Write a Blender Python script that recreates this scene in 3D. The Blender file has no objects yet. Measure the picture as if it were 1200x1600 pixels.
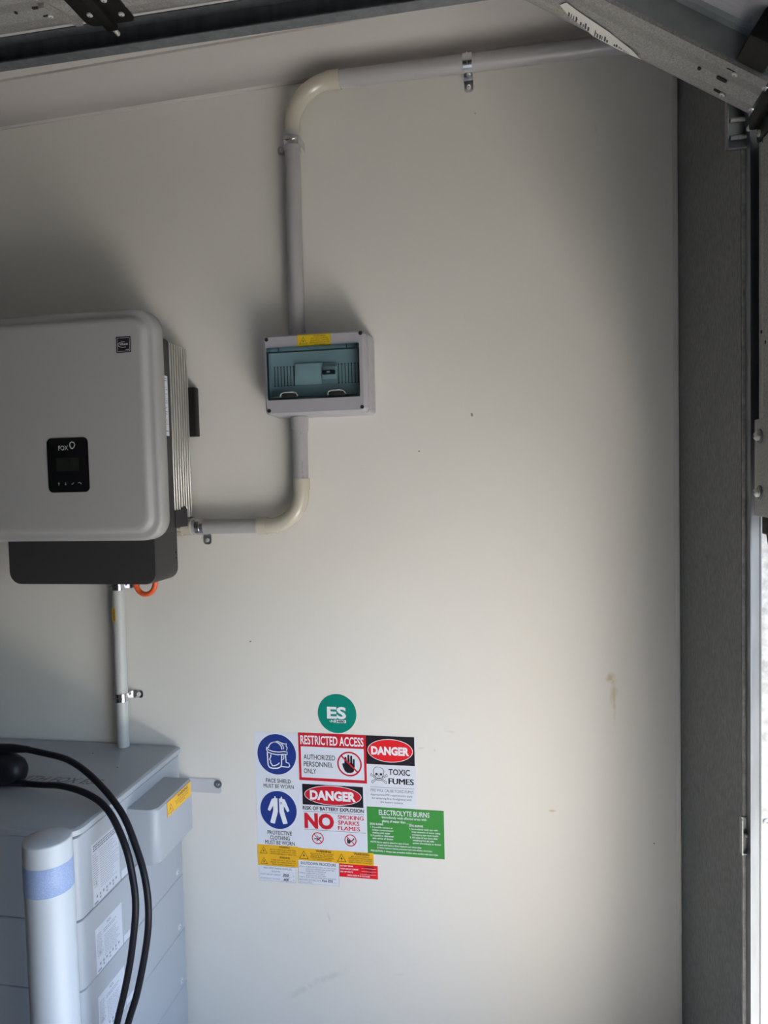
import bpy, bmesh, math, random
from mathutils import Vector, Matrix
from mathutils.geometry import tessellate_polygon

SC = bpy.context.scene
COL = SC.collection
random.seed(7)

# ------------------------------------------------------------------ camera
cam_data = bpy.data.cameras.new('camera')
cam = bpy.data.objects.new('camera', cam_data)
COL.objects.link(cam)
cam_r = Vector((0.98334, 0.18010, -0.02444))
cam_u = Vector((0.01571, 0.04975, 0.99864))
cam_w = Vector((-0.18107, 0.98239, -0.04609))
m = Matrix(((cam_r.x, cam_u.x, -cam_w.x, 0), (cam_r.y, cam_u.y, -cam_w.y, -1.8),
            (cam_r.z, cam_u.z, -cam_w.z, 1.55), (0, 0, 0, 1)))
cam.matrix_world = m
cam_data.sensor_fit = 'VERTICAL'
cam_data.sensor_height = 36.0
cam_data.lens = 1110.0 * 36.0 / 1600.0
cam_data.clip_start = 0.02
SC.camera = cam

# ------------------------------------------------------------------ sky, sun, exposure
SUN_DIR = Vector((0.20, 0.20, 0.85)).normalized()      # towards the sun
world = bpy.data.worlds.new('sky')
SC.world = world
world.use_nodes = True
wn = world.node_tree.nodes
sky = wn.new('ShaderNodeTexSky')
sky.sky_type = 'NISHITA'
sky.sun_disc = False
sky.ozone_density = 3.0
sky.sun_elevation = math.asin(SUN_DIR.z)
sky.sun_rotation = math.atan2(SUN_DIR.x, SUN_DIR.y)
wn['Background'].inputs['Strength'].default_value = 0.45
world.node_tree.links.new(sky.outputs['Color'], wn['Background'].inputs['Color'])
sun = bpy.data.lights.new('sun', 'SUN')
sun.energy = 20.0
sun.angle = 0.0093
sun.color = (1.0, 0.955, 0.88)
sun_o = bpy.data.objects.new('sun', sun)
sun_o.rotation_euler = (-SUN_DIR).to_track_quat('-Z', 'Y').to_euler()
COL.objects.link(sun_o)

SC.view_settings.view_transform = 'Standard'
SC.view_settings.look = 'None'
SC.view_settings.exposure = 1.92
SC.view_settings.gamma = 1.0
SC.view_settings.use_curve_mapping = False
SC.cycles.use_denoising = True
SC.cycles.max_bounces = 12
SC.cycles.diffuse_bounces = 8
SC.cycles.sample_clamp_indirect = 6.0

# ------------------------------------------------------------------ materials
MATS = {}


def mat(name, col, rough=0.5, metal=0.0, spec=0.5, noise=None, bump=None, coat=0.0, emit=None):
    """noise = (scale, amount, detail, stretch) varies the colour; bump = (scale, strength, distance)"""
    if name in MATS:
        return MATS[name]
    M = bpy.data.materials.new(name)
    M.use_nodes = True
    nt = M.node_tree
    b = nt.nodes['Principled BSDF']
    b.inputs['Base Color'].default_value = (*col, 1)
    b.inputs['Roughness'].default_value = rough
    b.inputs['Metallic'].default_value = metal
    b.inputs['Specular IOR Level'].default_value = spec
    b.inputs['Coat Weight'].default_value = coat
    if noise or bump:
        tc = nt.nodes.new('ShaderNodeTexCoord')
    if noise:
        sc, amt, det, st = noise
        mp = nt.nodes.new('ShaderNodeMapping')
        mp.inputs['Scale'].default_value = st
        nt.links.new(tc.outputs['Object'], mp.inputs['Vector'])
        n = nt.nodes.new('ShaderNodeTexNoise')
        n.inputs['Scale'].default_value = sc
        n.inputs['Detail'].default_value = det
        nt.links.new(mp.outputs['Vector'], n.inputs['Vector'])
        r = nt.nodes.new('ShaderNodeMapRange')
        r.inputs['From Min'].default_value = 0.3
        r.inputs['From Max'].default_value = 0.7
        r.inputs['To Min'].default_value = 1 - amt
        r.inputs['To Max'].default_value = 1 + amt
        nt.links.new(n.outputs['Fac'], r.inputs['Value'])
        mx = nt.nodes.new('ShaderNodeVectorMath')
        mx.operation = 'SCALE'
        mx.inputs[0].default_value = col
        nt.links.new(r.outputs['Result'], mx.inputs['Scale'])
        nt.links.new(mx.outputs['Vector'], b.inputs['Base Color'])
    if bump:
        sc, stg, dist = bump[:3]
        n2 = nt.nodes.new('ShaderNodeTexNoise')
        n2.inputs['Scale'].default_value = sc
        n2.inputs['Detail'].default_value = 4
        if len(bump) > 3:
            mp2 = nt.nodes.new('ShaderNodeMapping')
            mp2.inputs['Scale'].default_value = bump[3]
            nt.links.new(tc.outputs['Object'], mp2.inputs['Vector'])
            nt.links.new(mp2.outputs['Vector'], n2.inputs['Vector'])
        else:
            nt.links.new(tc.outputs['Object'], n2.inputs['Vector'])
        bp = nt.nodes.new('ShaderNodeBump')
        bp.inputs['Strength'].default_value = stg
        bp.inputs['Distance'].default_value = dist
        nt.links.new(n2.outputs['Fac'], bp.inputs['Height'])
        nt.links.new(bp.outputs['Normal'], b.inputs['Normal'])
    MATS[name] = M
    return M


def wall_material():
    """cream wall paint with a few small stains and scuffs at fixed places of the wall"""
    M = mat('cream_wall_paint', (0.69, 0.674, 0.635), 0.55, spec=0.35, bump=(260, 0.05, 0.002), noise=(1.3, 0.02, 3, (1, 1, 1)))
    nt = M.node_tree
    b = nt.nodes['Principled BSDF']
    cur = b.inputs['Base Color'].links[0].from_socket
    tc = nt.nodes.new('ShaderNodeTexCoord')
    nz = nt.nodes.new('ShaderNodeTexNoise')
    nz.inputs['Scale'].default_value = 55
    nz.inputs['Detail'].default_value = 3
    nt.links.new(tc.outputs['Object'], nz.inputs['Vector'])
    # x, z, half width, half height, tilt, colour, strength, soft noise
    marks = [
        (0.226, 1.050, 0.012, 0.017, -0.3, (0.50, 0.38, 0.20), 0.75, 1),
        (0.232, 1.010, 0.010, 0.040, -0.1, (0.52, 0.40, 0.22), 0.6, 1),
        (0.234, 0.985, 0.004, 0.055, 0.0, (0.52, 0.40, 0.22), 0.45, 1),
        (0.080, 0.704, 0.011, 0.0035, 0.1, (0.50, 0.33, 0.14), 0.7, 1),
        (-0.102, 1.706, 0.003, 0.006, 0.2, (0.10, 0.09, 0.07), 0.8, 0),
        (-0.237, 1.619, 0.003, 0.0022, 0.0, (0.10, 0.09, 0.07), 0.8, 0),
        (-0.707, 1.122, 0.004, 0.002, 0.3, (0.10, 0.09, 0.07), 0.8, 0),
        (0.325, 0.637, 0.0022, 0.0022, 0.0, (0.08, 0.07, 0.06), 0.8, 0),
        (-0.248, 0.850, 0.010, 0.0025, 0.1, (0.35, 0.33, 0.30), 0.5, 1),
        (-0.214, 0.846, 0.002, 0.004, 0.1, (0.35, 0.33, 0.30), 0.5, 1),
        (-0.17, 0.896, 0.020, 0.003, -0.1, (0.40, 0.38, 0.34), 0.25, 1),
        (-0.52, 0.205, 0.075, 0.012, 0.45, (0.42, 0.41, 0.38), 0.3, 1),
        (-0.60, 0.158, 0.045, 0.012, 0.5, (0.42, 0.41, 0.38), 0.3, 1),
        (-0.51, 0.375, 0.004, 0.022, 0.35, (0.42, 0.41, 0.38), 0.3, 1),
        (-0.32, 0.235, 0.02, 0.003, 0.1, (0.42, 0.41, 0.38), 0.25, 1),
        (-0.08, 2.44, 0.003, 0.003, 0.0, (0.30, 0.28, 0.25), 0.5, 0),
        (0.205, 2.37, 0.004, 0.02, 0.2, (0.40, 0.38, 0.34), 0.3, 1),
    ]
    for x, z, rx, rz, a, c, s, soft in marks:
        mp = nt.nodes.new('ShaderNodeMapping')
        mp.vector_type = 'TEXTURE'
        mp.inputs['Location'].default_value = (x, 0, z)
        mp.inputs['Rotation'].default_value = (0, -a, 0)
        mp.inputs['Scale'].default_value = (rx, 1000, rz)
        nt.links.new(tc.outputs['Object'], mp.inputs['Vector'])
        ln = nt.nodes.new('ShaderNodeVectorMath')
        ln.operation = 'LENGTH'
        nt.links.new(mp.outputs['Vector'], ln.inputs[0])
        val = ln.outputs['Value']
        if soft:
            ad = nt.nodes.new('ShaderNodeMath')
            ad.operation = 'MULTIPLY_ADD'
            nt.links.new(nz.outputs['Fac'], ad.inputs[0])
            ad.inputs[1].default_value = 1.8
            nt.links.new(val, ad.inputs[2])
            val = ad.outputs[0]
        mr = nt.nodes.new('ShaderNodeMapRange')
        mr.inputs['From Min'].default_value = 1.95 if soft else 1.0
        mr.inputs['From Max'].default_value = 0.9 if soft else 0.6
        mr.inputs['To Min'].default_value = 0.0
        mr.inputs['To Max'].default_value = s
        nt.links.new(val, mr.inputs['Value'])
        mx = nt.nodes.new('ShaderNodeMix')
        mx.data_type = 'RGBA'
        nt.links.new(mr.outputs['Result'], mx.inputs['Factor'])
        nt.links.new(cur, mx.inputs['A'])
        mx.inputs['B'].default_value = (*c, 1)
        cur = mx.outputs['Result']
    nt.links.new(cur, b.inputs['Base Color'])
    return M


def glass_material():
    M = bpy.data.materials.new('smoked_clear_plastic')
    M.use_nodes = True
    nt = M.node_tree
    nt.nodes.remove(nt.nodes['Principled BSDF'])
    tr = nt.nodes.new('ShaderNodeBsdfTransparent')
    tr.inputs['Color'].default_value = (0.58, 0.73, 0.77, 1)
    gl = nt.nodes.new('ShaderNodeBsdfGlossy')
    gl.inputs['Roughness'].default_value = 0.06
    mx = nt.nodes.new('ShaderNodeMixShader')
    mx.inputs['Fac'].default_value = 0.07
    nt.links.new(tr.outputs[0], mx.inputs[1])
    nt.links.new(gl.outputs[0], mx.inputs[2])
    nt.links.new(mx.outputs[0], nt.nodes['Material Output'].inputs['Surface'])
    return M


WALL = wall_material()
CEIL = mat('ceiling_paint', (0.54, 0.515, 0.49), 0.7, spec=0.2, bump=(120, 0.04, 0.002))
COVE = mat('cove_paint', (0.48, 0.46, 0.445), 0.6, spec=0.3)
TRIM = mat('corner_trim_paint', (0.66, 0.645, 0.61), 0.5)
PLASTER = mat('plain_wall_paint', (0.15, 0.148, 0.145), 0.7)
CONC = mat('garage_concrete', (0.22, 0.215, 0.21), 0.8, noise=(6, 0.2, 6, (1, 1, 1)))
DRIVE = mat('driveway_concrete', (0.62, 0.59, 0.54), 0.9, noise=(4, 0.12, 6, (1, 1, 1)))
BOUNCEW = mat('bounce_wall_render', (0.6, 0.56, 0.5), 0.8)
DARKOUT = mat('dark_outside', (0.035, 0.035, 0.037), 0.9, noise=(60, 0.3, 4, (1, 1, 1)))
NIB = mat('galvanised_cladding', (0.135, 0.142, 0.142), 0.6, metal=0.25, noise=(140, 0.28, 5, (1, 1, 0.55)), bump=(220, 0.12, 0.002))
REVEAL = mat('spangled_zinc', (0.32, 0.32, 0.305), 0.5, metal=0.25, noise=(75, 0.3, 3, (1, 1, 1)))
GALV = mat('galvanised_steel', (0.31, 0.305, 0.29), 0.5, metal=0.35, noise=(330, 0.24, 4, (1, 1, 1)), bump=(300, 0.08, 0.001))
GALVD = mat('dull_zinc', (0.27, 0.29, 0.29), 0.45, metal=0.5, noise=(25, 0.15, 4, (1, 1, 1)))
TRACKM = mat('track_zinc', (0.14, 0.152, 0.163), 0.45, metal=0.45, noise=(60, 0.18, 4, (1, 1, 0.15)))
SKIN = mat('door_skin_paint', (0.42, 0.42, 0.43), 0.5, noise=(30, 0.06, 3, (1, 8, 1)), bump=(70, 0.5, 0.004, (3, 0.35, 3)))
BLACKM = mat('black_steel', (0.009, 0.0085, 0.008), 0.5, spec=0.25, metal=0.0, noise=(30, 0.3, 3, (1, 1, 1)))
RUBBER = mat('worn_brown_rubber', (0.035, 0.026, 0.022), 0.8, noise=(60, 0.4, 4, (1, 1, 1)))
CHROME = mat('bright_zinc', (0.72, 0.72, 0.74), 0.18, metal=1.0)
WASHER = mat('dark_washer', (0.16, 0.17, 0.18), 0.5, metal=0.5)
SCREW = mat('screw_zinc', (0.62, 0.61, 0.58), 0.3, metal=0.35)
HOLE = mat('dark_hole', (0.012, 0.012, 0.012), 0.9)
PVCG = mat('grey_pvc', (0.36, 0.355, 0.36), 0.35, noise=(14, 0.03, 3, (1, 1, 1)))
PVCL = mat('light_grey_pvc', (0.46, 0.47, 0.465), 0.35)
PVCC = mat('cream_pvc', (0.47, 0.445, 0.37), 0.22)
INVW = mat('light_grey_powder_coat', (0.35, 0.35, 0.347), 0.42, bump=(500, 0.05, 0.001))
INVD = mat('charcoal_powder_coat', (0.034, 0.033, 0.035), 0.55, bump=(420, 0.08, 0.001))
ALU = mat('aluminium_extrusion', (0.58, 0.57, 0.54), 0.38, metal=0.7)
GLOSSB = mat('gloss_black_panel', (0.006, 0.006, 0.007), 0.12)
LCD = mat('unlit_display', (0.014, 0.018, 0.013), 0.2)
PRINTW = mat('white_print', (0.72, 0.74, 0.78), 0.5)
PRINTG = mat('grey_print', (0.42, 0.43, 0.44), 0.5)
ORANGE = mat('orange_cable', (0.75, 0.11, 0.03), 0.4)
BOXG = mat('enclosure_grey', (0.37, 0.365, 0.395), 0.32)
BOXIN = mat('enclosure_inner', (0.46, 0.50, 0.51), 0.45)
BOXCV = mat('blanking_cover', (0.62, 0.66, 0.66), 0.4)
GLASS = glass_material()
SHEET = mat('white_vinyl', (0.66, 0.69, 0.76), 0.35)
SIGNRED = mat('sign_red', (0.55, 0.012, 0.025), 0.35)
SIGNRED2 = mat('bright_sign_red', (0.72, 0.012, 0.02), 0.35)
SIGNBLK = mat('sign_black', (0.012, 0.010, 0.014), 0.35)
SIGNBLU = mat('sign_blue', (0.012, 0.035, 0.22), 0.35)
SIGNGRN = mat('sign_green', (0.045, 0.26, 0.045), 0.35)
SIGNTEAL = mat('sign_teal', (0.0, 0.22, 0.16), 0.35)
SIGNYEL = mat('sign_yellow', (0.78, 0.43, 0.015), 0.35)
LABYEL = mat('label_yellow', (0.62, 0.45, 0.015), 0.35)
INK = mat('ink', (0.03, 0.03, 0.035), 0.5)
INKB = mat('brown_ink', (0.16, 0.09, 0.01), 0.5)
INKS = mat('soft_ink', (0.22, 0.23, 0.26), 0.5)
BATT = mat('battery_paint', (0.34, 0.365, 0.395), 0.38, bump=(350, 0.04, 0.001))
BATTL = mat('battery_label', (0.52, 0.55, 0.61), 0.4)
GREYT = mat('dark_grey_print', (0.12, 0.135, 0.15), 0.5)
BOLLW = mat('white_bollard_paint', (0.44, 0.47, 0.50), 0.42)
BAND = mat('reflective_band', (0.25, 0.32, 0.50), 0.5, noise=(420, 0.16, 1, (1, 1, 1.6)))
CABLE = mat('black_cable_sheath', (0.008, 0.008, 0.011), 0.45, spec=0.25)
STRAP = mat('painted_strap', (0.50, 0.51, 0.53), 0.4)

# ------------------------------------------------------------------ mesh builders


class MB:
    def __init__(self):
        self.v, self.f, self.mi, self.mats = [], [], [], []

    def slot(self, m):
        if m not in self.mats:
            self.mats.append(m)
        return self.mats.index(m)

    def add(self, verts, faces, m, M=None):
        o = len(self.v)
        self.v += [tuple(M @ Vector(p)) if M else tuple(p) for p in verts]
        k = self.slot(m)
        for f in faces:
            self.f.append(tuple(i + o for i in f))
            self.mi.append(k)
        return self

    def bm(self, bm, m, M=None):
        bm.verts.index_update()
        self.add([v.co.copy() for v in bm.verts], [[v.index for v in f.verts] for f in bm.faces], m, M)
        bm.free()
        return self

    def box(self, x0, x1, y0, y1, z0, z1, m, bev=0.0, seg=2, M=None):
        bm = bmesh.new()
        bmesh.ops.create_cube(bm, size=1)
        for v in bm.verts:
            v.co = Vector(((x0 + x1) / 2 + v.co.x * (x1 - x0), (y0 + y1) / 2 + v.co.y * (y1 - y0), (z0 + z1) / 2 + v.co.z * (z1 - z0)))
        if bev:
            bmesh.ops.bevel(bm, geom=bm.edges[:], offset=bev, segments=seg, affect='EDGES', profile=0.5)
        return self.bm(bm, m, M)

    def tube(self, pts, r, m, seg=16, caps=True, M=None):
        pts = [Vector(p) for p in pts]
        n = len(pts)
        rs = r if isinstance(r, (list, tuple)) else [r] * n
        t0 = (pts[1] - pts[0]).normalized()
        up = Vector((0, 0, 1)) if abs(t0.z) < 0.9 else Vector((1, 0, 0))
        a = t0.cross(up).normalized()
        vs, fs = [], []
        for i, p in enumerate(pts):
            t = (pts[min(i + 1, n - 1)] - pts[max(i - 1, 0)]).normalized()
            a = (a - t * a.dot(t)).normalized()
            b = t.cross(a)
            for k in range(seg):
                th = 2 * math.pi * k / seg
                vs.append(p + (a * math.cos(th) + b * math.sin(th)) * rs[i])
        for i in range(n - 1):
            for k in range(seg):
                k2 = (k + 1) % seg
                fs.append((i * seg + k, i * seg + k2, (i + 1) * seg + k2, (i + 1) * seg + k))
        if caps:
            fs.append(tuple(range(seg - 1, -1, -1)))
            fs.append(tuple((n - 1) * seg + k for k in range(seg)))
        return self.add(vs, fs, m, M)

    def cyl(self, p0, p1, r, m, seg=20, M=None):
        return self.tube([p0, p1], r, m, seg, True, M)

    def loft(self, loops, m, cap0=True, cap1=True, M=None):
        n = len(loops[0])
        vs = [p for L in loops for p in L]
        fs = []
        for i in range(len(loops) - 1):
            for k in range(n):
                k2 = (k + 1) % n
                fs.append((i * n + k, i * n + k2, (i + 1) * n + k2, (i + 1) * n + k))
        if cap0:
            fs.append(tuple(range(n - 1, -1, -1)))
        if cap1:
            fs.append(tuple((len(loops) - 1) * n + k for k in range(n)))
        return self.add(vs, fs, m, M)

    def prism(self, poly, axis, a, b, m, M=None):
        """poly in the two other axes (in x,y,z order), extruded from a to b along axis"""
        def P(u, v, w):
            return {'x': (w, u, v), 'y': (u, w, v), 'z': (u, v, w)}[axis]
        return self.loft([[P(u, v, a) for u, v in poly], [P(u, v, b) for u, v in poly]], m, M=M)

    def screw(self, p, nrm, r, m=None, h=0.003):
        n = Vector(nrm).normalized()
        p = Vector(p)
        self.tube([p, p + n * h * 0.6, p + n * h], [r, r, r * 0.55], m or SCREW, 12)
        q = n.to_track_quat('Z', 'Y').to_matrix().to_4x4()
        q.translation = p + n * h
        self.box(-r * 0.3, r * 0.3, -r * 0.07, r * 0.07, -0.0002, 0.0003, HOLE, M=q)
        self.box(-r * 0.07, r * 0.07, -r * 0.3, r * 0.3, -0.0002, 0.0003, HOLE, M=q)
        return self

    def build(self, name, parent=None, smooth=38, **props):
        me = bpy.data.meshes.new(name)
        me.from_pydata(self.v, [], self.f)
        for mt in self.mats:
            me.materials.append(mt)
        me.polygons.foreach_set('material_index', self.mi)
        bm = bmesh.new()
        bm.from_mesh(me)
        bmesh.ops.recalc_face_normals(bm, faces=bm.faces[:])
        bm.to_mesh(me)
        bm.free()
        if smooth:
            me.polygons.foreach_set('use_smooth', [True] * len(me.polygons))
            me.set_sharp_from_angle(angle=math.radians(smooth))
        me.update()
        o = bpy.data.objects.new(name, me)
        COL.objects.link(o)
        if parent is not None:
            o.parent = parent
            o.matrix_parent_inverse = Matrix.Translation(-WORLD_LOC[parent.name])
        WORLD_LOC[o.name] = WORLD_LOC[parent.name].copy() if parent is not None and False else Vector((0, 0, 0))
        for k, v in props.items():
            o[k] = v
        return o


WORLD_LOC = {}


def thing(name, label, cat, loc, group=None):
    o = bpy.data.objects.new(name, None)
    o.empty_display_size = 0.05
    o.location = loc
    COL.objects.link(o)
    WORLD_LOC[o.name] = Vector(loc)
    o['label'] = label
    o['category'] = cat
    if group:
        o['group'] = group
    return o


def tag(o, label, cat, group=None):
    o['label'] = label
    o['category'] = cat
    if group:
        o['group'] = group
    return o


def rrect(x0, x1, z0, z1, r, seg=8):
    """rounded rectangle, counter-clockwise; r one radius or four (BL, BR, TR, TL)"""
    rs = r if isinstance(r, (list, tuple)) else (r,) * 4
    out = []
    for (cx, cz, a0, rr) in ((x0 + rs[0], z0 + rs[0], math.pi, rs[0]), (x1 - rs[1], z0 + rs[1], 1.5 * math.pi, rs[1]),
                             (x1 - rs[2], z1 - rs[2], 0, rs[2]), (x0 + rs[3], z1 - rs[3], 0.5 * math.pi, rs[3])):
        for i in range(seg + 1):
            a = a0 + 0.5 * math.pi * i / seg
            out.append((cx + rr * math.cos(a), cz + rr * math.sin(a)))
    return out


# ------------------------------------------------------------------ lettering
TEXT_CACHE = {}


def text_mesh(body, bold):
    key = (body, bold)
    if key in TEXT_CACHE:
        return TEXT_CACHE[key]
    cu = bpy.data.curves.new('t', 'FONT')
    cu.body = body
    cu.size = 1.0
    cu.offset = bold
    cu.resolution_u = 3
    ob = bpy.data.objects.new('t', cu)
    COL.objects.link(ob)
    dg = bpy.context.evaluated_depsgraph_get()
    me = ob.evaluated_get(dg).to_mesh()
    vs = [(v.co.x, v.co.y) for v in me.vertices]
    fs = [tuple(p.vertices) for p in me.polygons]
    ob.evaluated_get(dg).to_mesh_clear()
    bpy.data.objects.remove(ob)
    bpy.data.curves.remove(cu)
    TEXT_CACHE[key] = (vs, fs)
    return vs, fs


CAP = 0.729     # cap height of the built-in font at size 1 (close enough)


class Flat(MB):
    """flat print on a surface: origin o, axes u (reading direction), v (up), n (out of the surface)"""

    def __init__(self, o=(0, 0, 0), u=(1, 0, 0), v=(0, 0, 1), n=(0, -1, 0), step=0.00022):
        super().__init__()
        self.o, self.u, self.vv, self.n = Vector(o), Vector(u), Vector(v), Vector(n)
        self.step = step

    def P(self, a, b, layer=1):
        return self.o + self.u * a + self.vv * b + self.n * (self.step * layer)

    def shape(self, pts, m, layer=1):
        self.add([self.P(a, b, layer) for a, b in pts], [tuple(range(len(pts)))], m)

    def rect(self, a0, a1, b0, b1, m, layer=1):
        self.shape([(a0, b0), (a1, b0), (a1, b1), (a0, b1)], m, layer)

    def poly(self, pts, m, layer=1):
        tris = tessellate_polygon([[Vector((a, b, 0)) for a, b in pts]])
        self.add([self.P(a, b, layer) for a, b in pts], [tuple(t) for t in tris], m)

    def ell(self, ca, cb, ra, rb, m, layer=1, seg=40):
        self.shape([(ca + ra * math.cos(2 * math.pi * i / seg), cb + rb * math.sin(2 * math.pi * i / seg)) for i in range(seg)], m, layer)

    def ring(self, ca, cb, ra, rb, w, m, layer=1, seg=40):
        vs, fs = [], []
        for i in range(seg):
            c, s = math.cos(2 * math.pi * i / seg), math.sin(2 * math.pi * i / seg)
            vs.append(self.P(ca + ra * c, cb + rb * s, layer))
            vs.append(self.P(ca + (ra - w) * c, cb + (rb - w) * s, layer))
        for i in range(seg):
            j = (i + 1) % seg
            fs.append((2 * i, 2 * j, 2 * j + 1, 2 * i + 1))
        self.add(vs, fs, m)

    def stroke(self, pts, w, m, layer=1, closed=False):
        n = len(pts)
        L = []
        for i in range(n):
            if closed:
                p, q = pts[i - 1], pts[(i + 1) % n]
            else:
                p, q = pts[max(i - 1, 0)], pts[min(i + 1, n - 1)]
            d = Vector((q[0] - p[0], q[1] - p[1]))
            d = d.normalized() if d.length > 1e-9 else Vector((1, 0))
            nx, ny = -d.y * w / 2, d.x * w / 2
            L.append((self.P(pts[i][0] + nx, pts[i][1] + ny, layer), self.P(pts[i][0] - nx, pts[i][1] - ny, layer)))
        vs = [p for ab in L for p in ab]
        fs = [(2 * i, 2 * i + 1, 2 * i + 3, 2 * i + 2) for i in range(n - 1)]
        if closed:
            fs.append((2 * n - 2, 2 * n - 1, 1, 0))
        self.add(vs, fs, m)

    def text(self, body, a, b, h, m, w=None, align='c', bold=0.0, layer=2, shear=0.0, rot=0.0):
        """cap height h, baseline at b; w = total width; a = centre ('c'), start ('l') or end ('r')"""
        copies = 1
        if ('M' in body or 'm' in body) and bold > 0.004:   # thicken by overprinting, so that the M stays open
            copies, d_ = 5, bold * 0.55
            vs, fs = text_mesh(body, 0.0)
        else:
            vs, fs = text_mesh(body, bold)
        if not vs:
            return
        x0 = min(p[0] for p in vs)
        x1 = max(p[0] for p in vs)
        sy = h / CAP
        sx = (w / (x1 - x0)) if w else sy
        W = (x1 - x0) * sx
        off = {'c': -W / 2, 'l': 0, 'r': -W}[align]
        cr, sr = math.cos(rot), math.sin(rot)
        for k in range(copies):
            dx = (k - (copies - 1) / 2) * d_ * sx if copies > 1 else 0.0
            out = []
            for x, y in vs:
                p, q = (x - x0) * sx + off + dx + shear * y * sy, y * sy
                out.append(self.P(a + p * cr - q * sr, b + p * sr + q * cr, layer + 0.12 * k))
            self.add(out, fs, m)

    def lines(self, a0, a1, b, n, dy, h, m, layer=2, jitter=0.25):
        """rows of print too small to read: broken bars"""
        for i in range(n):
            x = a0
            end = a1 - random.random() * jitter * (a1 - a0)
            while x < end:
                l = random.uniform(0.003, 0.009)
                self.rect(x, min(x + l, end), b - i * dy, b - i * dy + h, m, layer)
                x += l + 0.0015

    def triangle(self, a, b, s, layer=2, ink=None):
        """warning triangle with a bolt, base centre (a, b), side s"""
        k = ink or INK
        h = s * 0.866
        self.stroke([(a - s / 2, b), (a + s / 2, b), (a, b + h)], s * 0.09, k, layer, closed=True)
        self.poly([(a + 0.02 * s, b + h * 0.68), (a - 0.12 * s, b + h * 0.36), (a - 0.01 * s, b + h * 0.38), (a - 0.04 * s, b + h * 0.10),
                   (a + 0.12 * s, b + h * 0.46), (a + 0.02 * s, b + h * 0.44)], k, layer)

    def build(self, name, parent=None, **props):
        me_o = super().build(name, parent, smooth=0, **props)
        return me_o


# ------------------------------------------------------------------ the garage itself
def structure(mb, name, parent=None, smooth=38):
    o = mb.build(name, parent, smooth)
    if parent is None:
        o['kind'] = 'structure'
    return o


SLOPE = 0.0262


def zc(x):      # height of the cove's lower edge: the ceiling falls a little towards the back of the garage
    return 2.5835 + SLOPE * x


BOUNCE_X = 1.1
HX0, HX, HY, HH = 1.4, 3.2, -4.0, 5.0
NX = 0.388          # inner face of the front wall
XL, YB = -5.6, -6.4   # far end and far side of the garage
OY0, OY1 = -0.472, -2.05   # door opening along the front wall, narrowed to shape the light

mb = MB()
mb.prism([(XL, 0), (NX + 0.02, 0), (NX + 0.02, 2.75), (XL, 2.75)], 'y', 0.0, 0.10, WALL)
wall_back = structure(mb, 'wall_back')

mb = MB()
mb.box(NX, NX + 0.11, OY0, 0.10, 0, 2.78, NIB)
wall_front = structure(mb, 'wall_front')
mb = MB()
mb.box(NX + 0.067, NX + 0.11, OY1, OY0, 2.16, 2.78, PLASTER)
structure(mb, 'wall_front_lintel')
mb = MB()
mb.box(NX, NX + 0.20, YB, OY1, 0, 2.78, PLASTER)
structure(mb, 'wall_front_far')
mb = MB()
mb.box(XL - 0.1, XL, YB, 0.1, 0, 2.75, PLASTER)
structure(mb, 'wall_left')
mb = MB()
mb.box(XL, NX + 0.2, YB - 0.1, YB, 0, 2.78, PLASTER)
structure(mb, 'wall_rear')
mb = MB()
mb.box(XL, NX + 0.2, YB, 0.0, -0.1, 0.0, CONC)
structure(mb, 'floor')
mb = MB()
mb.box(NX + 0.11, 60, -40, 40, -0.14, -0.04, DARKOUT)  # unseen, kept dark to hold down bounce from beyond the apron
structure(mb, 'ground')
# unseen pale concrete apron, added to bounce sunlight in under the door
mb = MB()
mb.box(NX + 0.11, BOUNCE_X, -7.0, 3.0, -0.10, -0.02, DRIVE)
structure(mb, 'ground_bounce_apron')
# unseen pale block, added to bounce light in and hide low sky
mb = MB()
mb.box(HX0, HX, HY - 8, HY, -0.1, HH, BOUNCEW)
structure(mb, 'wall_added_bounce')
# unseen dark block beside it, added to cut light near the wall corner
mb = MB()
mb.box(NX + 0.115, HX0, HY - 0.2, HY, -0.1, HH, DARKOUT)
structure(mb, 'wall_light_block')
mb = MB()
zl, zr = zc(XL) + 0.073, zc(NX + 0.2) + 0.073
mb.prism([(XL, zl), (NX + 0.2, zr), (NX + 0.2, zr + 0.06), (XL, zl + 0.06)], 'y', YB, 0.10, CEIL)
structure(mb, 'ceiling')

# spangled zinc flashing on the end of the front wall, beside the track
mb = MB()
mb.box(NX + 0.001, NX + 0.112, OY0 - 0.003, OY0, 0.0, 2.16, REVEAL)
rv = structure(mb, 'trim_3')

# cove cornice
prof = [(0.0, -0.004), (-0.006, -0.004)]
for i in range(9):
    a = math.radians(90 * i / 8)
    prof.append((-0.010 - 0.074 * (1 - math.cos(a)), 0.0 + 0.066 * math.sin(a)))
prof += [(-0.092, 0.067), (-0.092, 0.075), (0.0, 0.075)]
mb = MB()
mb.loft([[(x, y, zc(x) + z) for y, z in prof] for x in (XL, NX)], COVE)
structure(mb, 'trim_1')
# thin angle that finishes the end of the wall
mb = MB()
mb.box(0.376, NX - 0.0005, -0.004, 0.0, 0.0, zc(0.38), TRIM, 0.0012)
structure(mb, 'trim_2')

# ------------------------------------------------------------------ sectional garage door
DY = -0.53          # end of the door nearest the wall
DE = OY1 + 0.06
UP = Vector((-0.8395, 0, 0.5434))      # the tilted section climbs this way
NI = Vector((-0.5434, 0, -0.8395))     # and its inner face looks this way
P0 = Vector((0.382, 0, 2.128))
door = thing('garage_door', 'half open sectional garage door of zinc framed panels curving up overhead', 'garage door', (0.40, DY, 1.44))


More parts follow.
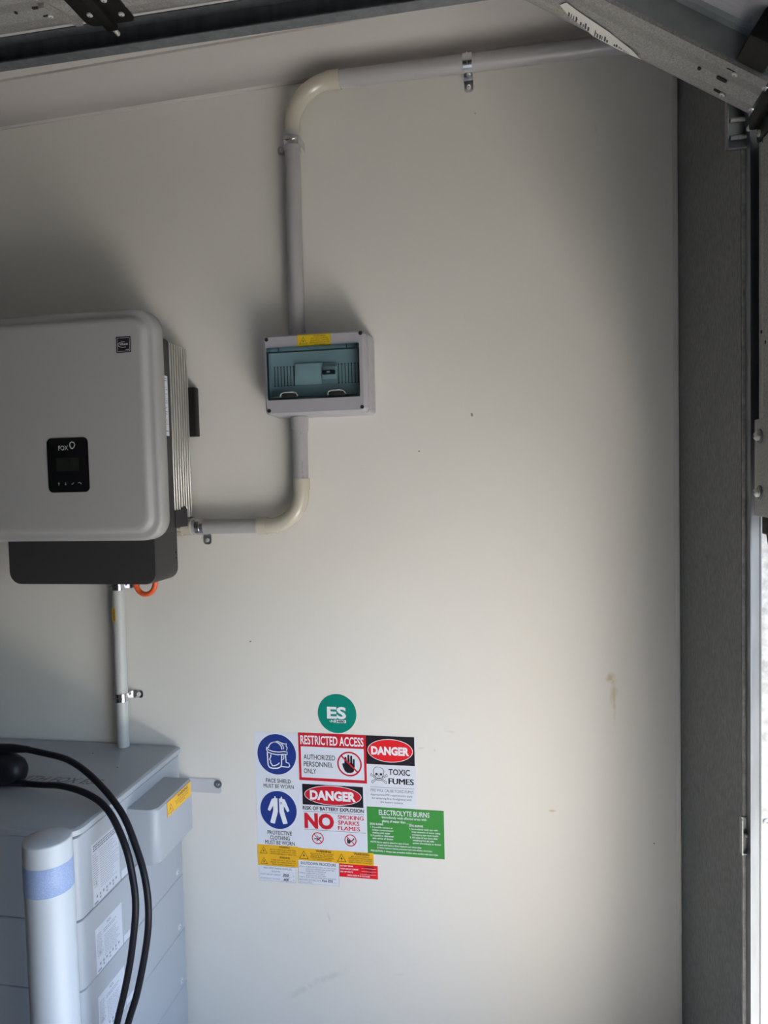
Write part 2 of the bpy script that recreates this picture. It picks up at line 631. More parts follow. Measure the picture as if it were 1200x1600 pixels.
def section(name, base, up, ni, L, label=None, swage=True):
    """one door section; local axes: s along up, y along the door, t out of the inner face (t=0 stile face)"""
    def M():
        return Matrix(((up.x, 0, ni.x, base.x), (0, 1, 0, 0), (up.z, 0, ni.z, base.z), (0, 0, 0, 1)))
    m4 = M()
    # skin: outer sheet with embossed inner side
    mb = MB()
    mb.box(0.004, L - 0.004, DE, DY - 0.006, -0.052, -0.044, SKIN, M=m4)
    # top and bottom folded rails
    for s0, s1 in ((0.0, 0.028), (L - 0.028, L)):
        mb.box(s0, s1, DE, DY - 0.105, -0.046, -0.012, GALVD, 0.003, M=m4)
    mb.box(0.0, L, DY - 0.004, DY, -0.05, 0.0, GALVD, M=m4)
    sec = mb.build(name, door)
    # end stile: hat of galvanised sheet with shallow ridges
    mb = MB()
    yw = 0.098
    pf = [(0, -0.044), (0, -0.002), (0.003, 0.0), (0.020, 0.0), (0.023, 0.0015), (0.027, 0.0015), (0.030, 0), (0.046, 0), (0.049, -0.0015),
          (0.053, -0.0015), (0.056, 0), (0.070, 0), (0.073, 0.0015), (0.077, 0.0015), (0.080, 0), (0.092, 0), (0.094, 0.003), (0.098, 0.003), (0.0985, -0.003)]
    loops = [[(s, DY - y, t) for y, t in pf] for s in (0.0, L)]
    n = len(pf)
    vs = [p for Lp in loops for p in Lp]
    fs = [(i, i + 1, n + i + 1, n + i) for i in range(n - 1)]
    mb.add(vs, fs, GALV, m4)
    st = mb.build('end_stile', sec, 30)
    mb = MB()
    pf2 = [(0.0985, -0.003), (0.0985, -0.040), (0.106, -0.0425), (0.112, -0.040), (0.118, -0.044)]
    n = len(pf2)
    loops = [[(s, DY - y, t) for y, t in pf2] for s in (0.0, L)]
    vs = [p for Lp in loops for p in Lp]
    fs = [(i, i + 1, n + i + 1, n + i) for i in range(n - 1)]
    mb.add(vs, fs, GALVD, m4)
    mb.build('stile_flange', sec, 30)
    return sec, m4


def slot_and_screw(sec, m4, s, y, slot=True, screw=True, ang=0.0, L=0.018, r=0.0048):
    mb = MB()
    if slot:
        mb.loft([[(s + a, DY - y + b, t) for a, b in rrect(-L / 2, L / 2, -0.0035, 0.0035, 0.0034, 4)] for t in (-0.001, 0.0006)], HOLE, M=m4)
        mb.build('slot', sec)
    if screw:
        mb = MB()
        p = m4 @ Vector((s - 0.0075, DY - y, 0.001))
        nrm = (m4.to_3x3() @ Vector((0, 0, 1)))
        mb.screw(p, nrm, r, h=0.003)
        mb.build('screw', sec)


# vertical section, tilted section, horizontal sections
BOT = 1.474
sec_v, mv = section('door_section', Vector((0.3985, 0, BOT)), Vector((0, 0, 1)), Vector((-1, 0, 0)), 2.112 - BOT)
sec_t, mt_ = section('door_section', P0, UP, NI, 0.60)
Ht = P0 + UP * 0.603
HZ = 2.432
L1 = 0.62
sec_h, mh = section('door_section', Vector((-0.118, 0, HZ)), Vector((-1, 0, 0)), Vector((0, 0, -1)), L1)
sec_g, mg = section('door_section', Vector((-0.118 - L1 - 0.004, 0, HZ)), Vector((-1, 0, 0)), Vector((0, 0, -1)), 0.50)

for s, y, sl, sw in ((0.056, 0.077, 1, 1), (0.058, 0.017, 1, 1), (0.063, 0.048, 1, 0), (0.006, 0.079, 0, 1), (0.006, 0.015, 0, 1), (0.102, 0.047, 1, 0)):
    slot_and_screw(sec_t, mt_, s, y, sl, sw, L=0.018 if s < 0.1 else 0.006)
for s, y, sl, sw in ((0.100, 0.080, 1, 1), (0.105, 0.030, 1, 1), (0.110, 0.055, 1, 0), (0.155, 0.050, 1, 0)):
    slot_and_screw(sec_g, mg, s, y, sl, sw, L=0.016 if s < 0.15 else 0.006)
for s, y in ((0.555, 0.055), (0.60, 0.03)):
    slot_and_screw(sec_h, mh, s, y, True, False, L=0.006)
for s, y in ((0.60, 0.02), (0.30, 0.012), (0.28, 0.03)):
    slot_and_screw(sec_v, mv, s, y, True, False, L=0.006)

# torn paper label along the edge of the tilted section
fl = Flat(m4 := Vector((0, 0, 0)), step=0.0003)
fl.o = P0 + Vector((0, DY, 0)) + NI * 0.0022
fl.u, fl.vv, fl.n = -UP, Vector((0, -1, 0)), NI
lp = [(-0.352, 0.036), (-0.340, 0.050), (-0.318, 0.043), (-0.29, 0.037), (-0.26, 0.031), (-0.215, 0.016), (-0.195, 0.003), (-0.24, -0.0005), (-0.285, 0.001),
      (-0.31, 0.012), (-0.335, 0.022)]
fl.poly(lp, mat('torn_paper', (0.62, 0.61, 0.57), 0.8), 1)
rnd = random.Random(3)
for i in range(26):
    a = -0.335 + i * 0.0046 + rnd.random() * 0.001
    top = 0.034 - (a + 0.335) * 0.24
    lo = max(0.002, 0.020 - (a + 0.335) * 0.35)
    if i in (4, 9, 10, 17, 18):
        continue
    hh = (top - lo) * rnd.uniform(0.5, 0.95)
    fl.rect(a, a + rnd.choice((0.0018, 0.003)), lo + 0.001, lo + hh, INK, 2)
    if rnd.random() < 0.5:
        fl.rect(a, a + 0.004, lo + hh * 0.55, lo + hh * 0.7, INK, 2)
fl.build('torn_label', sec_t)

# black hinges between the sections, with bolts and a nylon roller on a stem
def hinge(center, ua, na, plate, barrel, bolts):
    """hinge plate at a joint: centre on the stile face, ua along the door's travel, na inwards; plate = (a0, a1, b0, b1)"""
    mm = Matrix(((ua.x, 0, na.x, center.x), (0, 1, 0, center.y), (ua.z, 0, na.z, center.z), (0, 0, 0, 1)))
    a0, a1, b0, b1 = plate
    mb = MB()
    mb.prism(rrect(a0, a1, b0, b1, (0.010, 0.014, 0.018, 0.010)), 'z', 0.0005, 0.004, BLACKM, M=mm)
    mb.box(barrel - 0.012, barrel + 0.012, b0 - 0.004, b1 + 0.004, 0.003, 0.016, BLACKM, 0.004, M=mm)
    hg = mb.build('hinge', door)
    for (a, b) in bolts:
        p = mm @ Vector((a, b, 0.004))
        mb = MB()
        mb.screw(p, na, 0.0055, SCREW, 0.004)
        mb.build('bolt', hg)
    mb = MB()
    mb.cyl((barrel, b1, 0.009), (barrel, b1 + 0.022, 0.009), 0.0045, SCREW, M=mm)
    mb.build('roller_stem', hg)
    return hg


hinge(Vector((-0.118 - L1 - 0.002, DY - 0.042, HZ)), Vector((-1, 0, 0)), Vector((0, 0, -1)), (-0.050, 0.046, -0.075, 0.054), 0.0,
      ((-0.024, -0.012), (0.024, 0.019), (-0.034, 0.030), (0.030, -0.050)))
hinge(Vector((0.3985, DY - 0.052, 2.100)), Vector((0, 0, 1)), Vector((-1, 0, 0)), (-0.024, 0.020, -0.055, 0.050), 0.012, ((-0.012, 0.036), (-0.012, -0.02)))
# folded zinc bracket beside the overhead hinge
mb = MB()
mb.prism([(0.0, 0.0), (0.012, 0.0), (0.05, 0.062), (0.038, 0.062)], 'z', 0.0005, 0.010, GALV,
         M=Matrix(((-1, 0, 0, -0.79), (0, -1, 0, DY - 0.004), (0, 0, -1, HZ), (0, 0, 0, 1))))
mb.build('folded_bracket', door)

# rubber block on the inner side of the tilted section's stile
mb = MB()
mb.box(0.012, 0.058, DY - 0.168, DY - 0.101, -0.045, 0.000, BLACKM, 0.004, M=mt_)
mb.box(-0.02, 0.02, DY - 0.20, DY - 0.11, -0.040, -0.012, BLACKM, 0.004, M=mt_)
mb.build('hinge_block', door)

# bottom fixing plate, its two bolts, and the worn rubber seal
mb = MB()
mb.box(0.3915, 0.3965, DY - 0.105, DY + 0.001, 1.4745, 1.633, GALV, 0.0015)
plate = mb.build('bottom_bracket', door)
for z in (1.605, 1.514):
    mb = MB()
    mb.screw((0.3890, DY - 0.028, z), (-1, 0, 0), 0.0078, SCREW, 0.007)
    mb.cyl((0.3917, DY - 0.028, z), (0.3890, DY - 0.028, z), 0.0115, WASHER)
    mb.build('bolt', plate)
mb = MB()
N = 60
top, low = [], []
for i in range(N + 1):
    y = DY - 0.004 + (DE - DY) * (i / N) ** 2.2
    j = random.uniform(-0.004, 0.004)
    top.append((y, BOT + 0.004))
    low.append((y, BOT - 0.026 + j))
for i in range(N):
    (y0, a0), (y1, a1), (_, b0), (_, b1) = top[i], top[i + 1], low[i], low[i + 1]
    vs = []
    for x in (0.402, 0.444):
        vs += [(x, y0, a0), (x, y1, a1), (x, y1, b1), (x, y0, b0)]
    mb.add(vs, [(0, 1, 2, 3), (7, 6, 5, 4), (3, 2, 6, 7), (0, 3, 7, 4), (1, 5, 6, 2)], RUBBER)
seal = mb.build('bottom_seal', door)
mb = MB()
mb.box(0.446, 0.451, DY - 0.004, OY0 - 0.0045, BOT, 2.165, RUBBER)  # unseen strip, added to block daylight through the gap by the track
mb.build('light_gap_seal', door)
mb = MB()
for k in range(7):
    y = DY - 0.006 - k * 0.009
    mb.tube([(0.41, y, BOT - 0.018), (0.408, y - 0.006 + random.uniform(-.004, .004), BOT - 0.032), (0.405 + random.uniform(-.006, .006), y - 0.012, BOT - 0.042 - random.uniform(0, .008))],
            [0.003, 0.0025, 0.001], RUBBER, 6)
mb.build('torn_seal_strands', seal)

# ------------------------------------------------------------------ door track
TY = -0.475
track = thing('door_track', 'grey zinc roller track rising beside the door and running under the ceiling', 'door track', (0.41, TY, 0.0))


def channel(pts, normals, width, depth, depth2=None):
    """U channel along pts; 'normals' point from the inner flange to the outer flange, open towards -Y"""
    thick = 0.0022
    d2 = depth2 or depth
    outer = [(0, -depth), (0, 0), (width, 0), (width, -d2)]
    inner = [(width - thick, -d2), (width - thick, -thick), (thick, -thick), (thick, -depth)]
    prof = outer + inner
    loops = []
    for p, nn in zip(pts, normals):
        loops.append([Vector(p) + nn * a + Vector((0, b, 0)) for a, b in prof])
    mb = MB()
    mb.loft(loops, TRACKM)
    return mb


X0 = 0.394
vn = Vector((1, 0, 0))
channel([(X0, TY, 0.0), (X0, TY, 2.10)], [vn, vn], 0.025, 0.026, 0.004).build('vertical_rail', track)
R = 0.30
cx, cz_ = X0 - R, 2.10
pts, nn = [], []
for i in range(13):
    a = math.radians(90 * i / 12)
    d = Vector((math.cos(a), 0, math.sin(a)))
    pts.append(Vector((cx, TY, cz_)) + d * R)
    nn.append(d)
channel(pts, nn, 0.025, 0.026, 0.004).build('curved_rail', track)
hn = Vector((0, 0, 1))
channel([(cx, TY, 2.40), (-2.3, TY, 2.394)], [hn, hn], 0.05, 0.026).build('horizontal_rail', track)


for xa, xb, z0, z1, bars in ((0.362, 0.3945, 2.094, 2.215, (2.141, 2.112)), (0.3835, 0.3950, 0.873, 0.937, (0.907,))):
    mb = MB()
    mb.box(xa, xb, TY - 0.0025, TY, z0, z1, GALVD)  # recess shade put into the colour: duller zinc than the lip
    mb.box(xa, xa + 0.0022, TY - 0.014, TY, z0, z1, GALV, 0.0006, 1)
    mb.box(xa, xb, TY - 0.010, TY, z0, z0 + 0.0018, GALVD)
    b = mb.build('track_bracket', track)
    for zz in bars:
        mb = MB()
        mb.cyl((xa + 0.006, TY - 0.007, zz), (xb, TY - 0.007, zz + 0.001), 0.0042, GALV)
        mb.build('bolt', b)
mb = MB()
mb.screw((0.428, OY0 - 0.003, 0.93), (0, -1, 0), 0.006, SCREW, 0.004)
mb.build('flashing_screw', rv)

# ------------------------------------------------------------------ inverter
inv = thing('inverter', 'large pale grey wall inverter with dark wiring box and small black display', 'inverter', (-1.082, -0.10, 1.30))
x0, x1, z0, z1 = -1.338, -0.826, 1.417, 1.968
mb = MB()
loops = []
for y, ins, rr in ((-0.192, 0.004, 0.05), (-0.196, 0.0, 0.052), (-0.228, 0.0, 0.052), (-0.2335, 0.0015, 0.051), (-0.2365, 0.0055, 0.048), (-0.2375, 0.010, 0.045), (-0.2378, 0.0165, 0.040),
                   (-0.2400, 0.0195, 0.038), (-0.2470, 0.0235, 0.036), (-0.2500, 0.028, 0.033), (-0.2506, 0.036, 0.030)):
    loops.append([(a, y, b) for a, b in rrect(x0 + ins, x1 - ins, z0 + ins, z1 - ins, rr, 10)])
mb.loft(loops, INVW)
mb.build('front_cover', inv, 50)
mb = MB()
pl = rrect(-1.316, -0.848, 1.43, 1.917, (0.005, 0.005, 0.016, 0.016), 5)
mb.loft([[(a, y, b) for a, b in pl] for y in (-0.20, -0.126)], INVD)
mb.build('chassis', inv)
mb = MB()
mb.box(-1.312, -0.857, -0.127, -0.026, 1.463, 1.905, ALU)
for i in range(8):
    y = -0.1225 + i * 0.0132
    mb.box(-1.314, -0.8465, y - 0.0033, y + 0.0033, 1.463, 1.906, ALU, 0.001, 1)
mb.build('heat_sink', inv)
mb = MB()
lb = rrect(-1.288, -0.877, 1.302, 1.45, (0.032, 0.030, 0.004, 0.004), 6)
mb.loft([[(a, y, b) for a, b in [((p[0] + 1.082) * k - 1.082, p[1] + dz) for p in lb]] for y, k, dz in ((-0.062, 1.0, 0.0), (-0.172, 1.0, 0), (-0.178, 0.992, 0.001))], INVD)
tabp = [(-0.128, 1.44), (-0.062, 1.44), (-0.062, 1.484), (-0.070, 1.492), (-0.084, 1.492), (-0.092, 1.484), (-0.128, 1.484)]
mb.prism(tabp, 'x', -0.8785, -0.845, INVD)
wb = mb.build('wiring_box', inv)
for y, z in ((-0.072, 1.372), (-0.072, 1.357), (-0.078, 1.478)):
    mb = MB()
    xx = -0.877 if z < 1.4 else -0.845
    mb.cyl((xx - 0.001, y, z), (xx + 0.0006, y, z), 0.0028, HOLE, 10)
    mb.build('screw_hole', wb)
mb = MB()
mb.box(-1.20, -0.905, -0.064, -0.012, 1.34, 1.50, INVD, 0.004)
mb.build('rear_plate', inv)
mb = MB()
mb.box(-1.315, -0.829, -0.028, -0.001, 1.676, 1.806, BLACKM, 0.003)
mb.build('mounting_bracket', inv)
# display
mb = MB()
mb.loft([[(a, y, b) for a, b in rrect(-1.110 + i_, -1.001 - i_, 1.537 + i_, 1.668 - i_, 0.012, 6)] for y, i_ in ((-0.249, 0), (-0.2520, 0), (-0.2524, 0.001))], GLOSSB)
dsp = mb.build('display_panel', inv)
fl = Flat((0, -0.2524, 0))
fl.rect(-1.086, -1.026, 1.588, 1.620, LCD, 1)
fl.build('screen', dsp)
fl = Flat((0, -0.2525, 0))
fl.text('FOX', -1.0785, 1.6385, 0.0115, PRINTG, w=0.026, align='l', bold=0.012)
fl.build('lettering', dsp)
fl = Flat((0, -0.2525, 0))
rg = [(-1.047, 1.655), (-1.0425, 1.6575), (-1.037, 1.656), (-1.0345, 1.651), (-1.037, 1.645), (-1.0425, 1.641), (-1.0465, 1.645), (-1.048, 1.650)]
fl.stroke(rg, 0.0026, PRINTG, 2, closed=True)
fl.build('logo', dsp)
fl = Flat((0, -0.2525, 0))
fl.stroke([(-1.0815, 1.554), (-1.0815, 1.560)], 0.0013, PRINTG, 2)
fl.shape([(-1.0843, 1.5585), (-1.0787, 1.5585), (-1.0815, 1.5615)], PRINTG, 2)
fl.build('button_icon', dsp)
fl = Flat((0, -0.2525, 0))
fl.stroke([(-1.0635, 1.556), (-1.0635, 1.561)], 0.0013, PRINTG, 2)
fl.shape([(-1.0663, 1.5570), (-1.0635, 1.5538), (-1.0607, 1.5570)], PRINTG, 2)
fl.build('button_icon', dsp)
fl = Flat((0, -0.2525, 0))
fl.stroke([(-1.0475, 1.558), (-1.0455, 1.5555), (-1.0415, 1.5605)], 0.0012, PRINTG, 2)
fl.build('button_icon', dsp)
fl = Flat((0, -0.2525, 0))
fl.stroke([(-1.030, 1.5585), (-1.0265, 1.5605), (-1.023, 1.5585), (-1.0215, 1.556)], 0.0012, PRINTG, 2)
fl.build('button_icon', dsp)
# small square sticker
fl = Flat((0, -0.2508, 0))
sx, sz = -0.898, 1.881
fl.rect(sx - 0.0205, sx + 0.0205, sz - 0.0205, sz + 0.0205, SIGNBLK, 1)
for d_, w_ in ((0.0195, 0.0012), (0.0155, 0.0010)):
    fl.stroke([(sx - d_, sz - d_), (sx + d_, sz - d_), (sx + d_, sz + d_), (sx - d_, sz + d_)], w_, PRINTW, 2, closed=True)
for a_ in (-0.0175, 0.0175):
    for b_ in (-0.0175, 0.0175):
        fl.rect(sx + a_ - 0.0016, sx + a_ + 0.0016, sz + b_ - 0.0016, sz + b_ + 0.0016, SIGNBLK, 3)
fl.text('infineon', sx + 0.001, sz - 0.0015, 0.0062, PRINTW, w=0.020, bold=0.005)
fl.stroke([(sx + 0.004, sz + 0.006), (sx - 0.005, sz + 0.0065), (sx - 0.0125, sz + 0.003), (sx - 0.0138, sz - 0.001), (sx - 0.011, sz - 0.0045), (sx - 0.003, sz - 0.0065), (sx + 0.006, sz - 0.006)], 0.0009, PRINTW, 2)
fl.text('inside', sx + 0.009, sz - 0.0135, 0.003, PRINTW, w=0.008)
st_ = fl.build('maker_sticker', inv)
# white rating label on the dark side
fl = Flat((-0.848, 0, 0), (0, 1, 0), (0, 0, 1), (1, 0, 0))
fl.rect(-0.182, -0.139, 1.671, 1.820, SHEET, 1)
fl.lines(-0.172, -0.142, 1.812, 18, 0.0055, 0.0022, INKS, 2, 0.5)
fl.rect(-0.160, -0.142, 1.682, 1.6835, INK, 2)
fl.stroke([(-0.158, 1.700), (-0.150, 1.712), (-0.144, 1.700)], 0.0015, INK, 2, closed=True)
fl.build('rating_label', inv)

# orange cable loop that dips below the wiring box
mb = MB()
pts = []
for i in range(17):
    a = math.pi * (1 + i / 16)
    pts.append((-0.951 + 0.0275 * math.cos(a), -0.10, 1.296 + 0.031 * math.sin(a)))
pts = [(pts[0][0], -0.10, 1.325)] + pts + [(pts[-1][0], -0.10, 1.325)]
mb.tube(pts, 0.0068, ORANGE, 12)
tag(mb.build('cable_loop'), 'short orange cable loop dipping below the dark wiring box of the inverter', 'cable')

# ------------------------------------------------------------------ conduits
CY = -0.037
cd1 = thing('conduit', 'long grey conduit from the top of the grey enclosure bending along under the cornice', 'conduit', (-0.538, CY, 1.90))
mb = MB()
mb.cyl((-0.5385, CY, 1.905), (-0.5365, CY, 2.44), 0.0195, PVCG, 24)
mb.build('pipe', cd1)
mb = MB()
mb.cyl((-0.410, CY, 2.5425), (0.386, CY, 2.5385), 0.0205, PVCG, 24)
mb.build('pipe', cd1)
bx, bz, br = -0.5365, 2.5425, 0.105
pts = [(bx, CY, 2.425)]
for i in range(15):
    a = math.pi - 0.5 * math.pi * i / 14
    pts.append((bx + br + br * math.cos(a), CY, bz - br + br * math.sin(a)))
pts.append((-0.42, CY, bz))
mb = MB()
mb.tube(pts, 0.0205, PVCC, 24)
mb.cyl((-0.443, CY, bz), (-0.408, CY, bz), 0.0228, PVCC, 24)
mb.build('elbow', cd1)
mb = MB()
mb.cyl((-0.5366, CY, 2.38), (-0.5365, CY, 2.427), 0.0212, PVCG, 24)
mb.build('coupling', cd1)
mb = MB()
mb.cyl((-0.5385, CY, 1.912), (-0.5385, CY, 1.935), 0.0222, PVCG, 24)
mb.build('coupling', cd1)

cd2 = thing('conduit', 'short grey conduit under the enclosure turning through a cream bend to the inverter', 'conduit', (-0.60, CY, 1.43))
mb = MB()
mb.cyl((-0.5400, CY, 1.55), (-0.5395, CY, 1.715), 0.0195, PVCG, 24)
vp = mb.build('pipe', cd2)
mb = MB()
mb.cyl((-0.86, CY, 1.436), (-0.65, CY, 1.436), 0.0195, PVCG, 24)
mb.build('pipe', cd2)
bz, bx = 1.436, -0.540
br = 0.088
pts = [(bx, CY, 1.556)]
for i in range(15):
    a = 0.5 * math.pi * i / 14
    pts.append((bx - br + br * math.cos(a), CY, bz + br - br * math.sin(a)))
pts.append((-0.655, CY, bz))
mb = MB()
mb.tube(pts, 0.0205, PVCC, 24)
mb.cyl((-0.660, CY, bz), (-0.634, CY, bz), 0.0226, PVCC, 24)
mb.cyl((bx, CY, 1.527), (bx, CY, 1.5565), 0.0222, PVCC, 24)
mb.build('elbow', cd2)
mb = MB()
mb.cyl((-0.5397, CY, 1.682), (-0.5397, CY, 1.7145), 0.0228, PVCG, 24)
mb.build('coupling', cd2)
mb = MB()
rib = []
for i in range(48):
    a = 2 * math.pi * i / 48
    rr = 0.0245 if i % 3 else 0.0205
    rib.append((CY + rr * math.cos(a), bz + rr * math.sin(a)))
mb.prism(rib, 'x', -0.886, -0.868, PVCC)
mb.cyl((-0.869, CY, bz), (-0.846, CY, bz), 0.0222, PVCC, 24)
mb.cyl((-0.846, CY, bz), (-0.842, CY, bz), 0.0232, PVCC, 24)
mb.build('gland', cd2)
# printing along the short pipe
ang = math.radians(-62)
nrm = Vector((math.cos(ang), math.sin(ang), 0))
fl = Flat(Vector((-0.5398, CY, 0)) + nrm * 0.0197, (0, 0, -1), Vector((-math.sin(ang), math.cos(ang), 0)), nrm, 0.0001)
fl.text('25mm  HD  PVC', -1.600, -0.002, 0.005, INKS, w=0.048, align='l', bold=0.01)
fl.build('lettering', vp)
fl = Flat(fl.o, fl.u, fl.vv, fl.n, 0.0001)
fl.text('40', -1.676, -0.004, 0.005, INKS, align='l')
fl.build('lettering', vp)

cd3 = thing('conduit', 'pale grey conduit dropping from the inverter down behind the battery stack', 'conduit', (-1.072, CY, 0.80))
mb = MB()
mb.cyl((-1.0735, CY + 0.004, 0.831), (-1.069, CY + 0.004, 1.34), 0.0165, PVCL, 24)
pp = mb.build('pipe', cd3)
ang = math.radians(-75)
nrm = Vector((-0.35, -0.937, 0)).normalized()
fl = Flat(Vector((-1.0705, CY + 0.004, 0)) + nrm * 0.0168, (0, 0, -1), Vector((-nrm.y, nrm.x, 0)) * -1, nrm, 0.0002)
fl.rect(-1.218, -1.182, -0.0065, 0.0065, SIGNYEL, 1)
fl.text('WARNING', -1.200, -0.0025, 0.005, INK, w=0.031, bold=0.01)
fl.build('warning_label', pp)

# saddles (built at the origin: pipe along z, tab towards +x, wall at y = 0)
def saddle(label, loc, rot, first=None, r=0.0205, yc=CY):
    t = thing('saddle_clip', label, 'pipe clip', (0, 0, 0), 'conduit saddle clips on the wall')
    w = 0.011
    path = []
    for i in range(15):
        a = math.radians(-200 + 200 * i / 14 + 0)
        path.append((r * math.cos(a), yc + r * math.sin(a)))
    path = [(-r - 0.001, -0.002)] + [((r + 0.001) * math.cos(math.radians(180 + 180 * i / 14)), yc + (r + 0.001) * math.sin(math.radians(180 + 180 * i / 14))) for i in range(15)]
    path += [(r + 0.0012, -0.010), (r + 0.0030, -0.0035), (r + 0.0075, -0.0022)]
    mb = MB()
    n = len(path)
    vs, fs = [], []
    for (a, b) in path:
        d = 0.0012
        k = math.hypot(a, b - yc) or 1
        ox, oy = (a / k * d, (b - yc) / k * d) if b < -0.012 else (0.0, -d)
        vs += [(a, b, -w), (a, b, w), (a + ox, b + oy, w), (a + ox, b + oy, -w)]
    for i in range(n - 1):
        for k in range(4):
            k2 = (k + 1) % 4
            fs.append((4 * i + k, 4 * i + k2, 4 * i + 4 + k2, 4 * i + 4 + k))
    fs += [(0, 1, 2, 3), (4 * n - 1, 4 * n - 2, 4 * n - 3, 4 * n - 4)]
    mb.add(vs, fs, CHROME)
    mb.box(-r * 0.8, r * 0.8, yc - r - 0.0032, yc - r - 0.0008, -0.0012, 0.0012, CHROME, 0.0006)
    mb.build('strap', t)
    mb = MB()
    mb.prism(rrect(r + 0.004, r + 0.030, -w, w, (0.001, 0.008, 0.008, 0.001), 5), 'y', -0.0034, -0.0020, CHROME)
    mb.build('fixing_tab', t)
    mb = MB()
    mb.screw((r + 0.018, -0.0034, 0), (0, -1, 0), 0.0055, SCREW, 0.003)
    mb.build('screw', t)
    t.location = loc
    t.rotation_euler = rot
    t['label'] = label
    return t


D = math.radians
saddle('bright saddle clip holding the horizontal conduit just under the cornice', (-0.0945, 0, 2.541), (0, D(90), 0))
saddle('dull saddle clip on the vertical conduit just below the upper cream bend', (-0.5365, 0, 2.402), (0, D(180), 0))
saddle('bright saddle clip on the short conduit beside the inverter gland', (-0.818, 0, 1.436), (0, D(90), 0))
saddle('bright saddle clip on the pale conduit midway above the battery stack', (-1.0725, 0, 0.969), (0, 0, 0), r=0.0168, yc=CY + 0.004)
saddle('saddle clip partly hidden under the bottom edge of the inverter', (-1.0700, 0, 1.277), (0, 0, 0), r=0.0168, yc=CY + 0.004)

# ------------------------------------------------------------------ switch enclosure
enc = thing('switch_enclosure', 'grey plastic switch enclosure with smoked window and yellow warning label', 'enclosure', (-0.476, -0.05, 1.71))
mb = MB()
lp = [[(a, y, b) for a, b in rrect(-0.606 - k, -0.348 + k, 1.716 - k, 1.911 + k, 0.010, 5)] for y, k in ((0.0, 0.001), (-0.010, 0.002), (-0.070, 0.0))]
mb.loft(lp, BOXG)
base = mb.build('base', enc)
for z in (1.85, 1.81, 1.77):
    mb = MB()
    mb.cyl((-0.3475, -0.035, z), (-0.3465, -0.035, z), 0.006, BOXG, 16)
    mb.build('knockout', base)
# lid frame with a window opening
mb = MB()
ox0, ox1, oz0, oz1 = -0.6065, -0.351, 1.7155, 1.9115
wx0, wx1, wz0, wz1 = -0.598, -0.364, 1.752, 1.881
out = rrect(ox0, ox1, oz0, oz1, 0.012, 5)
inn = rrect(wx0, wx1, wz0, wz1, 0.002, 5)
n = len(out)
rings = [[(a, -0.070, b) for a, b in out], [(a, -0.098, b) for a, b in out],
         [(a, -0.105, b) for a, b in rrect(ox0 + 0.005, ox1 - 0.005, oz0 + 0.005, oz1 - 0.005, 0.010, 5)],
         [(a, -0.105, b) for a, b in inn], [(a, -0.072, b) for a, b in inn]]
vs = [p for r_ in rings for p in r_]
fs = []
for i in range(4):
    for k in range(n):
        k2 = (k + 1) % n
        fs.append((i * n + k, i * n + k2, (i + 1) * n + k2, (i + 1) * n + k))
mb.add(vs, fs, BOXG)
lid = mb.build('lid', enc)
for a, b in ((-0.5975, 1.9015), (-0.360, 1.9035), (-0.596, 1.7265), (-0.360, 1.7265)):
    mb = MB()
    mb.cyl((a, -0.104, b), (a, -0.1056, b), 0.0048, HOLE, 16)
    mb.build('lid_screw', lid)
# inner plate, blanking strips, cover and breaker
mb = MB()
mb.box(wx0, wx1, -0.0745, -0.0715, wz0, wz1, BOXIN)
ip = mb.build('inner_plate', enc)
for i in range(7):
    for xs in (-0.589 + i * 0.0083, -0.4235 + i * 0.0083):
        mb = MB()
        mb.box(xs - 0.0008, xs + 0.0008, -0.0752, -0.0744, 1.790, 1.838, HOLE)
        mb.box(xs - 0.0022, xs + 0.0022, -0.0752, -0.0744, 1.7895, 1.791, HOLE)
        mb.box(xs - 0.0022, xs + 0.0022, -0.0752, -0.0744, 1.837, 1.8385, HOLE)
        mb.build('module_slot', ip)
mb = MB()
mb.box(-0.535, -0.463, -0.080, -0.0744, 1.790, 1.8425, BOXCV, 0.001)
mb.build('blanking_cover', ip)
mb = MB()
mb.box(-0.463, -0.4265, -0.078, -0.0744, 1.7895, 1.841, BOXIN, 0.001)
mb.box(-0.463, -0.4265, -0.086, -0.076, 1.800, 1.832, BOXCV, 0.001)
brk = mb.build('breaker', ip)
mb = MB()
mb.box(-0.461, -0.4285, -0.0945, -0.085, 1.811, 1.821, SIGNBLK, 0.002)
mb.build('toggle', brk)
mb = MB()
mb.box(-0.449, -0.441, -0.0952, -0.0943, 1.815, 1.8185, PRINTW)
mb.build('rating_mark', brk)
# smoked window door
mb = MB()
wl = [[(a, y, b) for a, b in rrect(wx0 + 0.001 + k, wx1 - 0.001 - k, wz0 + 0.001 + k, wz1 - 0.012 - k, 0.003, 3)] for y, k in ((-0.102, 0), (-0.110, 0), (-0.112, 0.002))]
mb.loft(wl, GLASS, cap0=False)
mb.box(wx0 + 0.001, wx1 - 0.001, -0.108, -0.100, wz1 - 0.0115, wz1 - 0.001, GLASS)
win = mb.build('window_door', enc)
mb = MB()
for xs in (-0.566, -0.394):
    mb.box(xs - 0.001, xs + 0.001, -0.1085, -0.1075, wz1 - 0.0115, wz1 - 0.001, HOLE)
mb.box(wx0 + 0.001, wx1 - 0.001, -0.1105, -0.100, wz1 - 0.0130, wz1 - 0.0113, HOLE)
mb.box(wx0, wx1, -0.104, -0.100, wz0 - 0.0008, wz0 + 0.006, HOLE)
mb.box(wx1 - 0.003, wx1, -0.104, -0.100, wz0, wz1 - 0.012, HOLE)
mb.box(wx0, wx0 + 0.003, -0.104, -0.100, wz0, wz1 - 0.012, HOLE)
mb.build('window_gasket', win)
